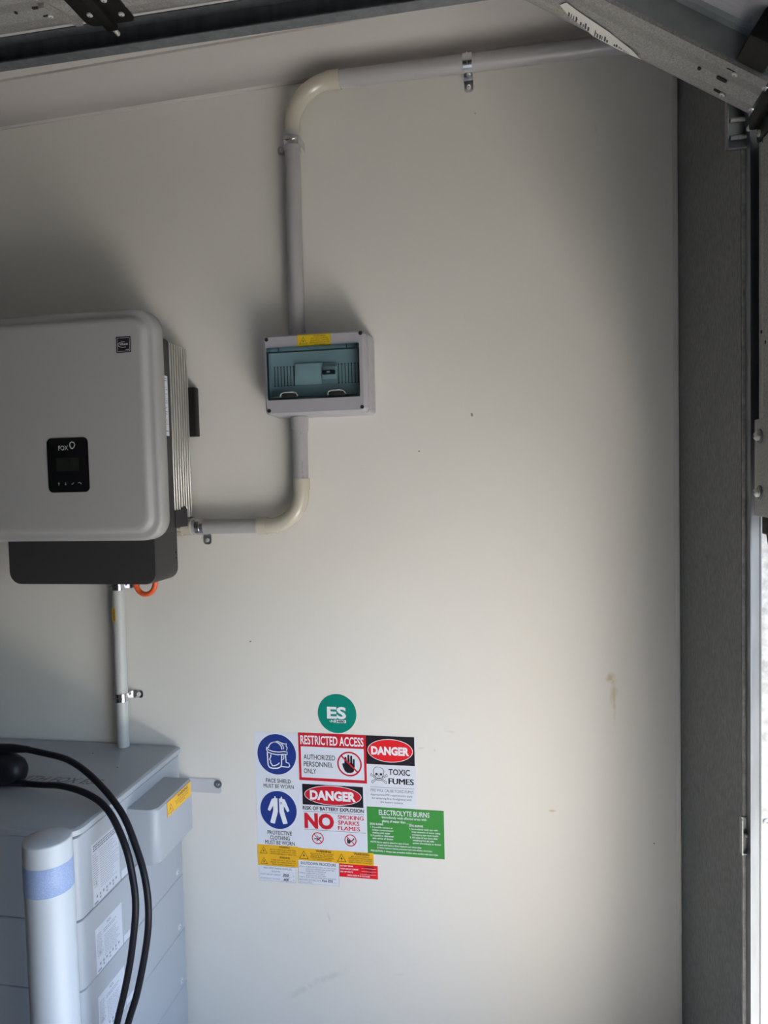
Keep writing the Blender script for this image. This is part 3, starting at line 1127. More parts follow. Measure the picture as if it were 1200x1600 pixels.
for xs in (-0.540, -0.420):
    mb = MB()
    arch = [(xs - 0.024, -0.1135, 1.759), (xs - 0.021, -0.1135, 1.7655), (xs - 0.014, -0.1135, 1.769), (xs + 0.010, -0.1135, 1.769), (xs + 0.017, -0.1135, 1.7665), (xs + 0.022, -0.1135, 1.760)]
    mb.tube(arch, 0.0013, PVCL, 8)
    mb.box(xs - 0.020, xs + 0.018, -0.1135, -0.1118, 1.757, 1.766, HOLE, 0.0006)
    mb.build('finger_pull', win)
# yellow label on the lid
fl = Flat((0, -0.1052, 0))
lx0, lx1, lz0, lz1 = -0.5185, -0.4335, 1.8795, 1.908
fl.rect(lx0, lx1, lz0, lz1, LABYEL, 1)
fl.stroke([(lx0 + .001, lz0 + .001), (lx1 - .001, lz0 + .001), (lx1 - .001, lz1 - .001), (lx0 + .001, lz1 - .001)], 0.0008, INKB, 2, closed=True)
fl.triangle(lx0 + 0.0155, lz0 + 0.006, 0.019, 2)
for i, (tx, w_) in enumerate((('WARNING', 0.030), ('MULTIPLE SUPPLIES', 0.042), ('ISOLATE ALL SUPPLIES', 0.046), ('BEFORE WORKING ON THIS', 0.050), ('SWITCHBOARD', 0.028))):
    fl.text(tx, -0.462, lz1 - 0.0065 - i * 0.0051, 0.0034 if i else 0.0038, INKB, w=w_, bold=0.012)
fl.build('warning_label', lid)

# ------------------------------------------------------------------ battery stack
BX0, BX1, BY0, BY1 = -1.53, -0.915, -0.492, -0.010


def batt_loops(z0, z1, r=0.022, bev=0.002):
    out = []
    for z, k in ((z0, bev), (z0 + bev, 0), (z1 - bev, 0), (z1, bev)):
        out.append([(a, b, z) for a, b in rrect(BX0 + k, BX1 - k, BY0 + k, BY1 - k, r, 5)])
    return out


def side_screw(z, par):
    mb = MB()
    mb.screw((BX1, -0.058, z), (1, 0, 0), 0.0055, SCREW, 0.003)
    mb.cyl((BX1 - 0.0005, -0.058, z), (BX1 + 0.0008, -0.058, z), 0.0085, STRAP, 14)
    mb.build('screw', par)


def battery_label(par, y0, y1, z0, z1, kind):
    fl = Flat((BX1, 0, 0), (0, 1, 0), (0, 0, 1), (1, 0, 0))
    fl.rect(y0, y1, z0, z1, BATTL, 1)
    W, Hh = y1 - y0, z1 - z0
    if kind == 0:
        fl.stroke([(y0 + .002, z0 + .002), (y1 - .002, z0 + .002), (y1 - .002, z1 - .002), (y0 + .002, z1 - .002)], 0.0006, INKS, 2, closed=True)
        fl.lines(y0 + 0.006, y1 - 0.006, z1 - 0.008, 3, 0.005, 0.0026, GREYT, 2, 0.1)
        fl.lines(y0 + 0.004, y0 + 0.026, z1 - 0.026, 14, 0.005, 0.0014, INKS, 2, 0.4)
        fl.lines(y0 + 0.030, y1 - 0.004, z1 - 0.026, 17, 0.0052, 0.0012, INKS, 2, 0.35)
        fl.triangle(y0 + 0.013, z0 + 0.040, 0.014, 2, INKS)
    else:
        fl.text('FOX', (y0 + y1) / 2, z1 - 0.011, 0.006, GREYT, bold=0.01)
        fl.lines(y0 + 0.03, y1 - 0.02, z1 - 0.019, 2, 0.0045, 0.0018, INKS, 2, 0.2)
        fl.lines(y0 + 0.004, y0 + 0.027, z1 - 0.016, 12, 0.0042, 0.0013, INKS, 2, 0.3)
        fl.lines(y0 + 0.032, y1 - 0.004, z1 - 0.034, 10, 0.0048, 0.0013, INKS, 2, 0.35)
        fl.triangle(y0 + 0.014, z0 + 0.036, 0.013, 2, GREYT)
    for i in range(7):
        a = y0 + 0.012 + i * (W - 0.02) / 7
        fl.rect(a, a + 0.0055, z0 + 0.014, z0 + 0.0195, INKS, 2)
        if i % 2:
            fl.ell(a + 0.003, z0 + 0.009, 0.0028, 0.0028, INKS, 2, 10)
    fl.rect(y0 + 0.004, y0 + 0.018, z0 + 0.003, z0 + 0.007, INKS, 2)
    fl.build('rating_label', par)


top = thing('battery_control_unit', 'topmost pale grey unit of the battery stack with printed flat lid', 'battery', (-1.22, -0.25, 0.632), 'stacked battery units')
mb = MB()
mb.loft(batt_loops(0.6325, 0.812), BATT)
mb.build('casing', top)
mb = MB()
k = 0.003
mb.loft([[(a, b, z) for a, b in rrect(BX0 - 0.002 + i, BX1 + 0.002 - i, BY0 - 0.002 + i, BY1 + 0.001 - i, (0.03, 0.034, 0.012, 0.012), 6)] for z, i in
         ((0.8135, 0.002), (0.815, 0), (0.826, 0), (0.8295, 0.0045), (0.8300, 0.008))], BATT)
lidb = mb.build('lid', top)
fl = Flat((0, 0, 0.8300), (1, 0, 0), (0, 1, 0), (0, 0, 1))
fl.text('WITH FOX ESS', -1.243, -0.271, 0.0285, GREYT, w=0.238, align='l', shear=0.28, bold=0.016)
fl.build('lettering', lidb)
for a, b in ((-1.01, -0.17), (-1.13, -0.09)):
    mb = MB()
    mb.cyl((a, b, 0.8296), (a, b, 0.8305), 0.0016, HOLE, 8)
    mb.build('speck', lidb)
battery_label(top, -0.438, -0.330, 0.634, 0.772, 0)
fl = Flat((BX1, 0, 0), (0, 1, 0), (0, 0, 1), (1, 0, 0))
fl.rect(-0.325, -0.270, 0.634, 0.652, BATTL, 1)
fl.lines(-0.290, -0.272, 0.646, 2, 0.006, 0.002, INKS, 2, 0.2)
fl.build('serial_label', top)

seams = [0.6305, 0.4785, 0.3265, 0.1745]
mod = None
mod_labels = ['battery module second from the top with uppermost lightning-bolt nameplate', 'battery module third from the top, below the middle seam', 'lowest battery module but one, mostly below the picture', 'bottom battery module standing on the plinth']
mod_labels = ['battery module directly under the control unit, pale grey with white nameplate', 'battery module third from the top of the stack',
              'battery module fourth from the top of the stack', 'lowest battery module of the stack, on the plinth']
mod = thing('battery_module', mod_labels[0], 'battery', (-1.22, -0.25, 0.4795), 'stacked battery units')
mb = MB()
mb.loft(batt_loops(0.4795, 0.6305), BATT)
mb.build('casing', mod)
battery_label(mod, -0.436, -0.331, 0.4795 - 0.012 + 0.0135, 0.582, 1)
fl = Flat((BX1, 0, 0), (0, 1, 0), (0, 0, 1), (1, 0, 0))
fl.rect(-0.326, -0.268, 0.481, 0.497, BATTL, 1)
fl.lines(-0.292, -0.271, 0.490, 2, 0.005, 0.002, INKS, 2, 0.2)
fl.build('serial_label', mod)
side_screw(0.500, mod)
for i in (1, 2, 3):
    c = mod.copy()
    COL.objects.link(c)
    c.location.z -= 0.152 * i
    c['label'] = mod_labels[i]
    for ch in list(mod.children):
        d = ch.copy()
        COL.objects.link(d)
        d.parent = c
        d.matrix_parent_inverse = ch.matrix_parent_inverse.copy()
mb = MB()
mb.box(BX0 + 0.01, BX1 - 0.01, BY0 + 0.01, BY1 - 0.003, 0.0, 0.0225, INVD, 0.003)
tag(mb.build('battery_plinth'), 'low dark plinth under the battery stack, standing on the floor', 'plinth')

# cable cover box on the side of the control unit
cb = thing('cable_cover', 'pale grey cable cover box on the battery side with a yellow warning label', 'cover', (-0.88, -0.19, 0.65))
mb = MB()
prof = []
pr = rrect(-0.9145, -0.8385, -0.292, -0.110, (0.001, 0.022, 0.003, 0.001), 6)
lo = []
for z, i, sh in ((0.652, 0.004, 0), (0.656, 0.0, 0), (0.781, 0, 0), (0.785, 0.004, 0)):
    lo.append([(max(a - i, -0.9145) if a > -0.9 else a, b, z) for a, b in pr])
mb.loft(lo, BATT)
mb.build('cover_shell', cb)
fl = Flat((-0.8385, 0, 0), (0, 1, 0), (0, 0, 1), (1, 0, 0))
fl.rect(-0.243, -0.114, 0.7445, 0.7815, SIGNYEL, 1)
fl.rect(-0.243, -0.2415, 0.7445, 0.7815, INK, 2)
fl.rect(-0.243, -0.114, 0.7805, 0.7815, INK, 2)
fl.triangle(-0.2245, 0.750, 0.025, 2)
fl.text('WARNING', -0.160, 0.7695, 0.0085, INK, w=0.056, bold=0.02)
for i, tx in enumerate(('MULTIPLE BATTERY SUPPLIES', 'ISOLATE BEFORE REMOVING', 'THIS COVER')):
    fl.text(tx, -0.164, 0.7625 - i * 0.006, 0.004, INKB, w=(0.072, 0.066, 0.03)[i])
fl.build('warning_label', cb)

# restraint strap between the battery and the wall
sb = thing('restraint_strap', 'bent grey steel strap fixing the battery side to the wall', 'bracket', (-0.86, -0.003, 0.70))
mb = MB()
mb.prism(rrect(-0.893, -0.805, 0.699, 0.7385, (0.001, 0.005, 0.005, 0.001), 4), 'y', -0.0032, -0.0004, STRAP)
mb.box(-0.897, -0.8935, -0.12, -0.0004, 0.699, 0.7385, STRAP, 0.001)
mb.build('strap', sb)
mb = MB()
mb.cyl((-0.813, -0.0030, 0.7255), (-0.813, -0.0046, 0.7255), 0.0112, WASHER, 24)
mb.screw((-0.813, -0.0046, 0.7255), (0, -1, 0), 0.0045, CHROME, 0.003)
mb.build('screw', sb)

# ------------------------------------------------------------------ bollard
bol = thing('bollard', 'white steel bollard with a pale blue reflective band in front of the batteries', 'bollard', (-0.8985, -0.60, 0.0))
c0 = Vector((-0.8985, -0.60, 0))
pr = [(0.0, 0.0445), (0.8715, 0.0445), (0.8735, 0.0438), (0.8750, 0.0415), (0.8775, 0.030), (0.8795, 0.015), (0.880, 0.001)]
mb = MB()
mb.loft([[(c0.x + r_ * math.cos(2 * math.pi * i / 48), c0.y + r_ * math.sin(2 * math.pi * i / 48), z) for i in range(48)] for z, r_ in pr], BOLLW)
mb.build('post', bol)
mb = MB()
mb.loft([[(c0.x + r_ * math.cos(2 * math.pi * i / 48), c0.y + r_ * math.sin(2 * math.pi * i / 48), z) for i in range(48)] for z, r_ in
         ((0.777, 0.0446), (0.778, 0.0452), (0.832, 0.0452), (0.833, 0.0446))], BAND, False, False)
mb.build('reflective_band', bol)

# ------------------------------------------------------------------ charging cable lying over the battery stack
cab = thing('charging_cable', 'black charging cable with thick plug looping over the battery lid towards the floor', 'cable', (-1.20, -0.30, 0.83))


def smooth_path(pts, n=8):
    pts = [Vector(p) for p in pts]
    out = []
    for i in range(len(pts) - 1):
        p0, p1, p2, p3 = pts[max(i - 1, 0)], pts[i], pts[i + 1], pts[min(i + 2, len(pts) - 1)]
        for k in range(n):
            t = k / n
            out.append(0.5 * ((2 * p1) + (p2 - p0) * t + (2 * p0 - 5 * p1 + 4 * p2 - p3) * t * t + (3 * p1 - p0 - 3 * p2 + p3) * t ** 3))
    out.append(pts[-1])
    return out


s1 = [(-1.24, -0.30, 0.923), (-1.196, -0.30, 0.923), (-1.111, -0.31, 0.917), (-1.03, -0.33, 0.910), (-0.94, -0.37, 0.885), (-0.856, -0.41, 0.836), (-0.804, -0.44, 0.769),
      (-0.776, -0.46, 0.713), (-0.767, -0.47, 0.651), (-0.776, -0.47, 0.581), (-0.80, -0.47, 0.481), (-0.825, -0.47, 0.408), (-0.86, -0.47, 0.29), (-0.89, -0.50, 0.12),
      (-0.86, -0.56, 0.02), (-0.76, -0.62, 0.009), (-0.66, -0.60, 0.009)]
s2 = [(-1.236, -0.31, 0.842), (-1.18, -0.32, 0.8455), (-1.117, -0.33, 0.849), (-1.029, -0.36, 0.863), (-0.945, -0.39, 0.861), (-0.88, -0.42, 0.842), (-0.827, -0.45, 0.787), (-0.803, -0.465, 0.728),
      (-0.79, -0.48, 0.669), (-0.804, -0.48, 0.571), (-0.822, -0.48, 0.493), (-0.848, -0.48, 0.399), (-0.868, -0.485, 0.29), (-0.872, -0.515, 0.16), (-0.82, -0.53, 0.04), (-0.72, -0.54, 0.009), (-0.62, -0.55, 0.009)]
for s_ in (s1, s2):
    mb = MB()
    mb.tube(smooth_path(s_), 0.0073, CABLE, 14)
    mb.build('cable_strand', cab)
mb = MB()
lo = []
for x, ry, rz, zc_ in ((-1.42, 0.03, 0.034, 0.872), (-1.30, 0.036, 0.041, 0.873), (-1.235, 0.036, 0.041, 0.873), (-1.205, 0.034, 0.038, 0.872), (-1.185, 0.028, 0.031, 0.870), (-1.176, 0.02, 0.022, 0.868), (-1.172, 0.009, 0.010, 0.867)):
    lo.append([(x, -0.305 + ry * math.cos(2 * math.pi * i / 24), zc_ + rz * math.sin(2 * math.pi * i / 24)) for i in range(24)])
mb.loft(lo, CABLE)
mb.tube([(-1.30, -0.30, 0.905), (-1.24, -0.30, 0.915), (-1.205, -0.30, 0.921), (-1.16, -0.303, 0.9215)], [0.018, 0.016, 0.011, 0.0076], CABLE, 14)
mb.tube([(-1.30, -0.31, 0.846), (-1.22, -0.315, 0.846), (-1.19, -0.318, 0.846), (-1.15, -0.325, 0.847)], [0.014, 0.013, 0.010, 0.0076], CABLE, 14)
mb.build('plug', cab)

# ------------------------------------------------------------------ stickers on the wall
def sheet(name, label, pts, m, y, t=0.0005):
    """thin printed sheet on the wall: polygon in x,z"""
    o = thing(name, label, 'sign', ((pts[0][0] + pts[2][0]) / 2, 0, min(p[1] for p in pts)), 'stickers in the cluster on the wall')
    mb = MB()
    mb.prism(pts, 'y', -0.0002, -y, m)
    mb.build('sheet', o, 0)
    return o


def R4(x0, x1, z0, z1):
    return [(x0, z0), (x1, z0), (x1, z1), (x0, z1)]


Y1, Y2, Y3 = 0.0007, 0.0011, 0.0015

# green emergency-storage disc
es = thing('round_sign', 'round teal sticker reading ES above the other warning stickers', 'sign', (-0.4715, 0, 0.88), 'stickers in the cluster on the wall')
mb = MB()
mb.prism([(-0.4715 + 0.0525 * math.cos(2 * math.pi * i / 64), 0.933 + 0.0525 * math.sin(2 * math.pi * i / 64)) for i in range(64)], 'y', -0.0002, -Y1, SIGNTEAL)
mb.build('sheet', es, 0)
fl = Flat((0, -Y1, 0))
fl.text('ES', -0.4725, 0.9205, 0.031, PRINTW, w=0.052, bold=0.035)
fl.text('UN', -0.492, 0.9095, 0.0062, PRINTW, w=0.0105, align='l', bold=0.02)
fl.rect(-0.4795, -0.4475, 0.9085, 0.9165, PRINTW, 1)
fl.text('3480', -0.4640, 0.9095, 0.0062, SIGNBLK, w=0.026, bold=0.03)
fl.build('lettering', es)

# protective equipment sheet
o = sheet('sign', 'tall white sticker with two blue discs, face shield above protective clothing', R4(-0.705, -0.582, 0.5635, 0.8755), SHEET, Y1)
fl = Flat((0, -Y1, 0))
c1, c2 = (-0.6425, 0.8155), (-0.6425, 0.662)
fl.ell(*c1, 0.0545, 0.0555, SIGNBLU, 1, 56)


def S(c, pts, sc):
    return [(c[0] + a * sc, c[1] + b * sc) for a, b in pts]


k = 0.0545
W = 0.0032
# face shield drawing: cap, brow band, visor, face profile, hood behind
cap = [(-.42, .30), (-.38, .44), (-.28, .55), (-.12, .62), (.04, .61), (.18, .52), (.26, .40), (.28, .26)]
fl.stroke(S(c1, cap, k), W, PRINTW, 2)
fl.stroke(S(c1, [(-.18, .61), (.08, .66), (.22, .60), (.34, .46), (.38, .28)], k), W * 0.8, PRINTW, 2)
fl.stroke(S(c1, [(.22, .60), (.42, .54), (.52, .56), (.50, .44), (.56, .36), (.52, .22)], k), W * 0.8, PRINTW, 2)
fl.stroke(S(c1, [(-.50, .36), (-.44, .22), (-.20, .14), (.10, .12), (.40, .16), (.55, .14), (.55, .02), (.36, .02), (.06, -.02), (-.24, .02), (-.46, .10), (-.52, .22), (-.50, .36)], k), W * 0.8, PRINTW, 2)
fl.stroke(S(c1, [(-.48, .08), (-.46, -.56), (-.38, -.68), (-.20, -.72), (.02, -.70), (.16, -.64), (.24, -.52), (.26, .0)], k), W, PRINTW, 2)
fl.stroke(S(c1, [(-.30, -.02), (-.31, -.14), (-.38, -.28), (-.32, -.32), (-.33, -.44), (-.27, -.50), (-.24, -.58), (-.12, -.58), (.02, -.52), (.14, -.42)], k), W * 0.9, PRINTW, 2)
fl.stroke(S(c1, [(.30, -.02), (.38, -.06), (.36, -.20), (.30, -.26)], k), W * 0.8, PRINTW, 2)
fl.stroke(S(c1, [(.46, .0), (.48, -.38), (.62, -.42), (.66, -.56), (.60, -.62), (.18, -.60)], k), W * 0.9, PRINTW, 2)
fl.build('pictogram', o)
fl = Flat((0, -Y1, 0))
fl.ell(*c2, 0.0515, 0.0525, SIGNBLU, 1, 56)
# overalls: jacket with arms, two legs
k = 0.052
suit_l = [(-.03, .62), (-.12, .62), (-.14, .72), (-.20, .72), (-.20, .62), (-.34, .58), (-.42, .40), (-.56, .06), (-.58, -.02), (-.46, -.08), (-.28, .22), (-.28, -.04),
          (-.46, -.66), (-.44, -.70), (-.22, -.74), (-.03, -.10)]
fl.poly(S(c2, suit_l, k), PRINTW, 2)
fl.poly(S(c2, [(-a + 0.02, b) for a, b in suit_l][::-1], k), PRINTW, 2)
fl.rect(c2[0] + 0.006, c2[0] + 0.011, c2[1] + 0.017, c2[1] + 0.023, SIGNBLU, 3)
fl.rect(c2[0] + 0.0068, c2[0] + 0.0102, c2[1] + 0.0178, c2[1] + 0.0222, PRINTW, 4)
fl.build('pictogram', o)
fl = Flat((0, -Y1, 0))
fl.text('FACE SHIELD', -0.640, 0.7375, 0.0112, INK, w=0.070, bold=0.012)
fl.text('MUST BE WORN', -0.640, 0.7225, 0.0112, INK, w=0.085, bold=0.012)
fl.build('lettering', o)
fl = Flat((0, -Y1, 0))
fl.text('PROTECTIVE', -0.641, 0.5935, 0.0112, INK, w=0.069, bold=0.012)
fl.text('CLOTHING', -0.641, 0.5795, 0.0112, INK, w=0.056, bold=0.012)
fl.text('MUST BE WORN', -0.641, 0.5660, 0.0112, INK, w=0.084, bold=0.012)
fl.build('lettering', o)

# restricted access
o = sheet('sign', 'red bordered white sticker reading RESTRICTED ACCESS with a crossed out hand', R4(-0.5805, -0.395, 0.7485, 0.878), SIGNRED, Y2)
fl = Flat((0, -Y2, 0))
fl.rect(-0.574, -0.4015, 0.7565, 0.8410, SHEET, 1)
fl.text('RESTRICTED ACCESS', -0.488, 0.8475, 0.0245, PRINTW, w=0.173, bold=0.022)
for i, (tx, w_) in enumerate((('AUTHORIZED', 0.087), ('PERSONNEL', 0.081), ('ONLY', 0.034))):
    fl.text(tx, -0.567, 0.8065 - i * 0.0192, 0.0138, INK, w=w_, align='l', bold=0.012)
hc = (-0.441, 0.799)
fl.build('lettering', o)
fl = Flat((0, -Y2, 0))
hand = [(-.40, -.62), (-.55, -.30), (-.62, -.02), (-.52, .06), (-.44, .02), (-.40, .56), (-.32, .60), (-.24, .56), (-.22, .10), (-.18, .10), (-.16, .74), (-.07, .79), (.01, .74), (.02, .10),
        (.06, .10), (.08, .68), (.16, .73), (.24, .68), (.24, .06), (.28, .06), (.30, .40), (.37, .45), (.44, .40), (.44, -.20), (.40, -.45), (.32, -.66), (.10, -.76), (-.2, -.76)]
fl.poly(S(hc, hand, 0.032), SIGNBLK, 2)
fl.ring(*hc, 0.0335, 0.0335, 0.0042, SIGNRED, 3)
fl.stroke([(hc[0] - 0.022, hc[1] + 0.0215), (hc[0] + 0.022, hc[1] - 0.0215)], 0.0040, SIGNRED, 3)
fl.build('pictogram', o)

# danger, risk of battery explosion
o = sheet('sign', 'white sticker reading DANGER RISK OF BATTERY EXPLOSION above three red words', R4(-0.582, -0.3965, 0.5605, 0.7485), SHEET, Y1)
fl = Flat((0, -Y1, 0))
fl.rect(-0.5735, -0.4065, 0.682, 0.7385, SIGNBLK, 1)
ec = (-0.4895, 0.7105)
fl.ell(*ec, 0.0785, 0.0268, PRINTW, 2, 64)
fl.ell(*ec, 0.0768, 0.0252, SIGNRED, 3, 64)
fl.text('DANGER', ec[0], ec[1] - 0.0122, 0.0245, PRINTW, w=0.126, bold=0.05, layer=4)
fl.text('RISK OF BATTERY EXPLOSION', -0.4895, 0.6685, 0.0098, SIGNBLK, w=0.168, bold=0.025)
fl.rect(-0.573, -0.405, 0.6635, 0.6643, INK, 2)
fl.text('NO', -0.570, 0.6200, 0.0395, SIGNRED, w=0.082, align='l', bold=0.05)
for i, (tx, w_) in enumerate((('SMOKING', 0.070), ('SPARKS', 0.0585), ('FLAMES', 0.0595))):
    fl.text(tx, -0.477, 0.6480 - i * 0.0150, 0.0112, SIGNRED, w=w_, align='l', bold=0.02)
fl.rect(-0.572, -0.402, 0.6135, 0.6143, INK, 2)
fl.build('lettering', o)
for (a, b, q) in ((-0.534, 0.5915, 0), (-0.444, 0.5915, 1)):
    fl = Flat((0, -Y1, 0))
    fl.ring(a, b, 0.0163, 0.0163, 0.0024, SIGNRED, 3)
    if q == 0:
        fl.stroke([(a - 0.010, b - 0.002), (a + 0.004, b - 0.002)], 0.0030, INK, 2)
        fl.stroke([(a - 0.002, b + 0.007), (a + 0.002, b + 0.003), (a + 0.008, b - 0.001)], 0.0016, INK, 2)
        fl.stroke([(a - 0.004, b - 0.008), (a + 0.001, b - 0.004), (a + 0.009, b + 0.004)], 0.0022, INK, 2)
    else:
        fl.poly([(a - 0.009, b - 0.008), (a - 0.010, b + 0.001), (a - 0.007, b + 0.007), (a - 0.005, b + 0.001), (a - 0.001, b + 0.003), (a + 0.001, b - 0.004), (a - 0.002, b - 0.009)], INK, 2)
        fl.stroke([(a + 0.001, b - 0.003), (a + 0.006, b + 0.001), (a + 0.010, b + 0.006)], 0.0028, INK, 2)
    fl.stroke([(a - 0.0105, b + 0.0105), (a + 0.0105, b - 0.0105)], 0.0022, SIGNRED, 3)
    fl.build('pictogram', o)

# danger, toxic fumes
o = sheet('sign', 'white sticker reading DANGER TOXIC FUMES with a skull and crossbones', R4(-0.395, -0.264, 0.688, 0.878), SHEET, Y1)
fl = Flat((0, -Y1, 0))
fl.rect(-0.395, -0.2665, 0.8015, 0.878, SIGNBLK, 1)
ec = (-0.331, 0.8395)
fl.ell(*ec, 0.0605, 0.0310, PRINTW, 2, 64)
fl.ell(*ec, 0.0588, 0.0294, SIGNRED2, 3, 64)
fl.text('DANGER', ec[0], ec[1] - 0.0105, 0.0210, PRINTW, w=0.101, bold=0.05, layer=4)
fl.text('TOXIC', -0.3365, 0.7755, 0.0160, SIGNBLK, w=0.057, align='l', bold=0.02)
fl.text('FUMES', -0.3365, 0.7510, 0.0160, SIGNBLK, w=0.066, align='l', bold=0.03)
fl.rect(-0.387, -0.270, 0.7405, 0.7411, INK, 2)
fl.text('FIRE WILL CAUSE TOXIC FUMES', -0.3285, 0.7285, 0.0078, INKS, w=0.114, bold=0.006)
for i, (tx, w_) in enumerate((('Appropriate PPE requirements apply', 0.112), ('for entering fire, firefighting with', 0.106), ('the battery systems', 0.060))):
    fl.text(tx, -0.330, 0.7180 - i * 0.0096, 0.0056, INKS, w=w_, bold=0.008)
fl.build('lettering', o)
fl = Flat((0, -Y1, 0))
sc_ = (-0.3625, 0.772)
q = 0.021
fl.stroke(S(sc_, [(-.70, .30), (-.72, .62), (-.55, .92), (-.25, 1.08), (.10, 1.08), (.45, .92), (.66, .62), (.62, .25), (.55, .02), (.42, -.10), (.36, -.50), (.22, -.62), (-.22, -.62), (-.36, -.50), (-.40, -.12), (-.62, .02)], q), 0.0013, INK, 2, closed=True)
fl.ell(sc_[0] - 0.0062, sc_[1] + 0.0035, 0.0036, 0.0034, INK, 3, 16)
fl.ell(sc_[0] + 0.0058, sc_[1] + 0.0035, 0.0036, 0.0034, INK, 3, 16)
fl.stroke(S(sc_, [(-.10, -.14), (0, .06), (.08, -.14)], q), 0.0013, INK, 3)
fl.stroke(S(sc_, [(-.28, -.34), (.26, -.34)], q), 0.0022, INK, 3)
for i in range(5):
    fl.rect(sc_[0] - 0.005 + i * 0.0024, sc_[0] - 0.0042 + i * 0.0024, sc_[1] - 0.0105, sc_[1] - 0.006, INK, 3)
for sgn in (-1, 1):
    bone = [(-1.05 * sgn, .10), (-.95 * sgn, .25), (-.85 * sgn, .08), (-.42 * sgn, -.22)]
    fl.stroke(S(sc_, bone, q), 0.0012, INK, 2)
    fl.stroke(S(sc_, [(-1.05 * sgn, .10), (-1.08 * sgn, -.08), (-.90 * sgn, -.08), (-.46 * sgn, -.36)], q), 0.0012, INK, 2)
    fl.stroke(S(sc_, [(.30 * sgn, -.56), (.72 * sgn, -.84), (.78 * sgn, -1.0), (.92 * sgn, -.96), (.98 * sgn, -.78), (.82 * sgn, -.70), (.40 * sgn, -.42)], q), 0.0012, INK, 2)
fl.build('pictogram', o)

# electrolyte burns
o = sheet('sign', 'green sticker headed ELECTROLYTE BURNS with small white first aid text', R4(-0.3975, -0.1935, 0.5585, 0.6865), SIGNGRN, Y2)
fl = Flat((0, -Y2, 0))
fl.text('ELECTROLYTE BURNS', -0.298, 0.6670, 0.0138, PRINTW, w=0.134, bold=0.012)
fl.text('Immediately wash affected areas with', -0.298, 0.6578, 0.0068, PRINTW, w=0.118, bold=0.02)
fl.text('plenty of water then ____', -0.357, 0.6475, 0.0068, PRINTW, w=0.080, align='l', bold=0.02)
fl.text('SKIN BURNS', -0.390, 0.6385, 0.0056, PRINTW, w=0.036, align='l', bold=0.025)
for i, (tx, ind, w_) in enumerate((('1. If possible remove or', 0, 0.060), ('isolate contaminated', .005, 0.056), ('clothing with water', .005, 0.048), ('2. If pained or distressed', 0, 0.062), ('take advice of doctor', .005, 0.056))):
    fl.text(tx, -0.389 + ind, 0.6305 - i * 0.0075, 0.0048, PRINTW, w=w_, align='l', bold=0.025)
fl.text('EYE BURNS', -0.284, 0.6400, 0.0056, PRINTW, w=0.036, align='l', bold=0.025)
for i, (tx, ind, w_) in enumerate((('1. Immediately wash eye with', 0, 0.074), ('large amounts of water using', .006, 0.074), ('emergency eye wash bottle', .006, 0.069), ('2. All cases of eye burn after', 0, 0.074), ('rendering first aid, take', .008, 0.056),
                                   ('patient immediately to doctor', .008, 0.074))):
    fl.text(tx, -0.284 + ind, 0.6320 - i * 0.0075, 0.0048, PRINTW, w=w_, align='l', bold=0.025)
for i, (tx, ind, w_) in enumerate((('NOTE: Burns need to attend to type of burn', 0, 0.102), ('a) Lead acid battery dilute sulphuric acid electrolyte', .017, 0.118), ('b) Nickel cadmium battery potassium hydroxide alkaline electrolyte', .017, 0.146))):
    fl.text(tx, -0.389 + ind, 0.5905 - i * 0.0075, 0.0048, PRINTW, w=w_, align='l', bold=0.02)
fl.text('PRECAUTION: 1. Always wear protective clothing when working with electrolyte', -0.389, 0.5665, 0.0048, PRINTW, w=0.178, align='l', bold=0.02)
fl.build('lettering', o)


def warning(label, x0, x1, z0, z1, rows, y=Y2, small=False, ts=0.024):
    o = sheet('sign', label, R4(x0, x1, z0, z1), SIGNYEL, y)
    fl = Flat((0, -y, 0))
    h = z1 - z0
    fl.triangle(x0 + 0.0175, z0 + h * 0.16, ts, 2, SIGNBLK)
    cxx = (x0 + 0.032 + x1) / 2
    fl.text('WARNING', cxx + 0.004, z1 - h * 0.24, h * (0.19 if not small else 0.2), SIGNBLK if not small else INKB, w=0.042 if not small else 0.030, bold=0.02)
    for i, tx in enumerate(rows):
        dy = h * 0.62 / max(len(rows), 1)
        fl.text(tx, cxx, z1 - h * 0.26 - (i + 1) * dy, h * 0.115, INKB, w=min(x1 - x0 - 0.040, 0.0032 * len(tx)), bold=0.008)
    fl.build('lettering', o)
    return o


warning('small yellow WARNING sticker just below the PROTECTIVE CLOTHING words', -0.7055, -0.592, 0.5350, 0.5635, ('DO NOT OPERATE D.C. ISOLATORS', 'UNDER LOAD. OPERATE A.C. MAIN', 'SWITCH BEFORE D.C. ISOLATOR'), Y2, True, 0.020)
warning('small yellow WARNING sticker with a second triangle, above the handwritten 350 label', -0.7055, -0.592, 0.5055, 0.5348, ('TURN OFF A.C. ISOLATOR', 'PRIOR TO OPERATING D.C.', 'MAIN SUPPLY ISOLATOR'), Y2, True, 0.020)
warning('yellow WARNING sticker directly above the shutdown procedure sticker', -0.5918, -0.4873, 0.5275, 0.5610, ('MULTIPLE BATTERY SYSTEMS', 'ISOLATE ALL BATTERY', 'SUPPLIES PRIOR TO WORKING', 'ON THIS EQUIPMENT'), Y2)
warning('yellow WARNING sticker directly above the small red sticker', -0.4870, -0.3825, 0.5268, 0.5612, ('ARC FLASH HAZARD', 'APPROPRIATE PPE REQUIRED', 'SHORT CIRCUIT DANGER', 'WHEN WORKING ON BATTERY'), Y3)

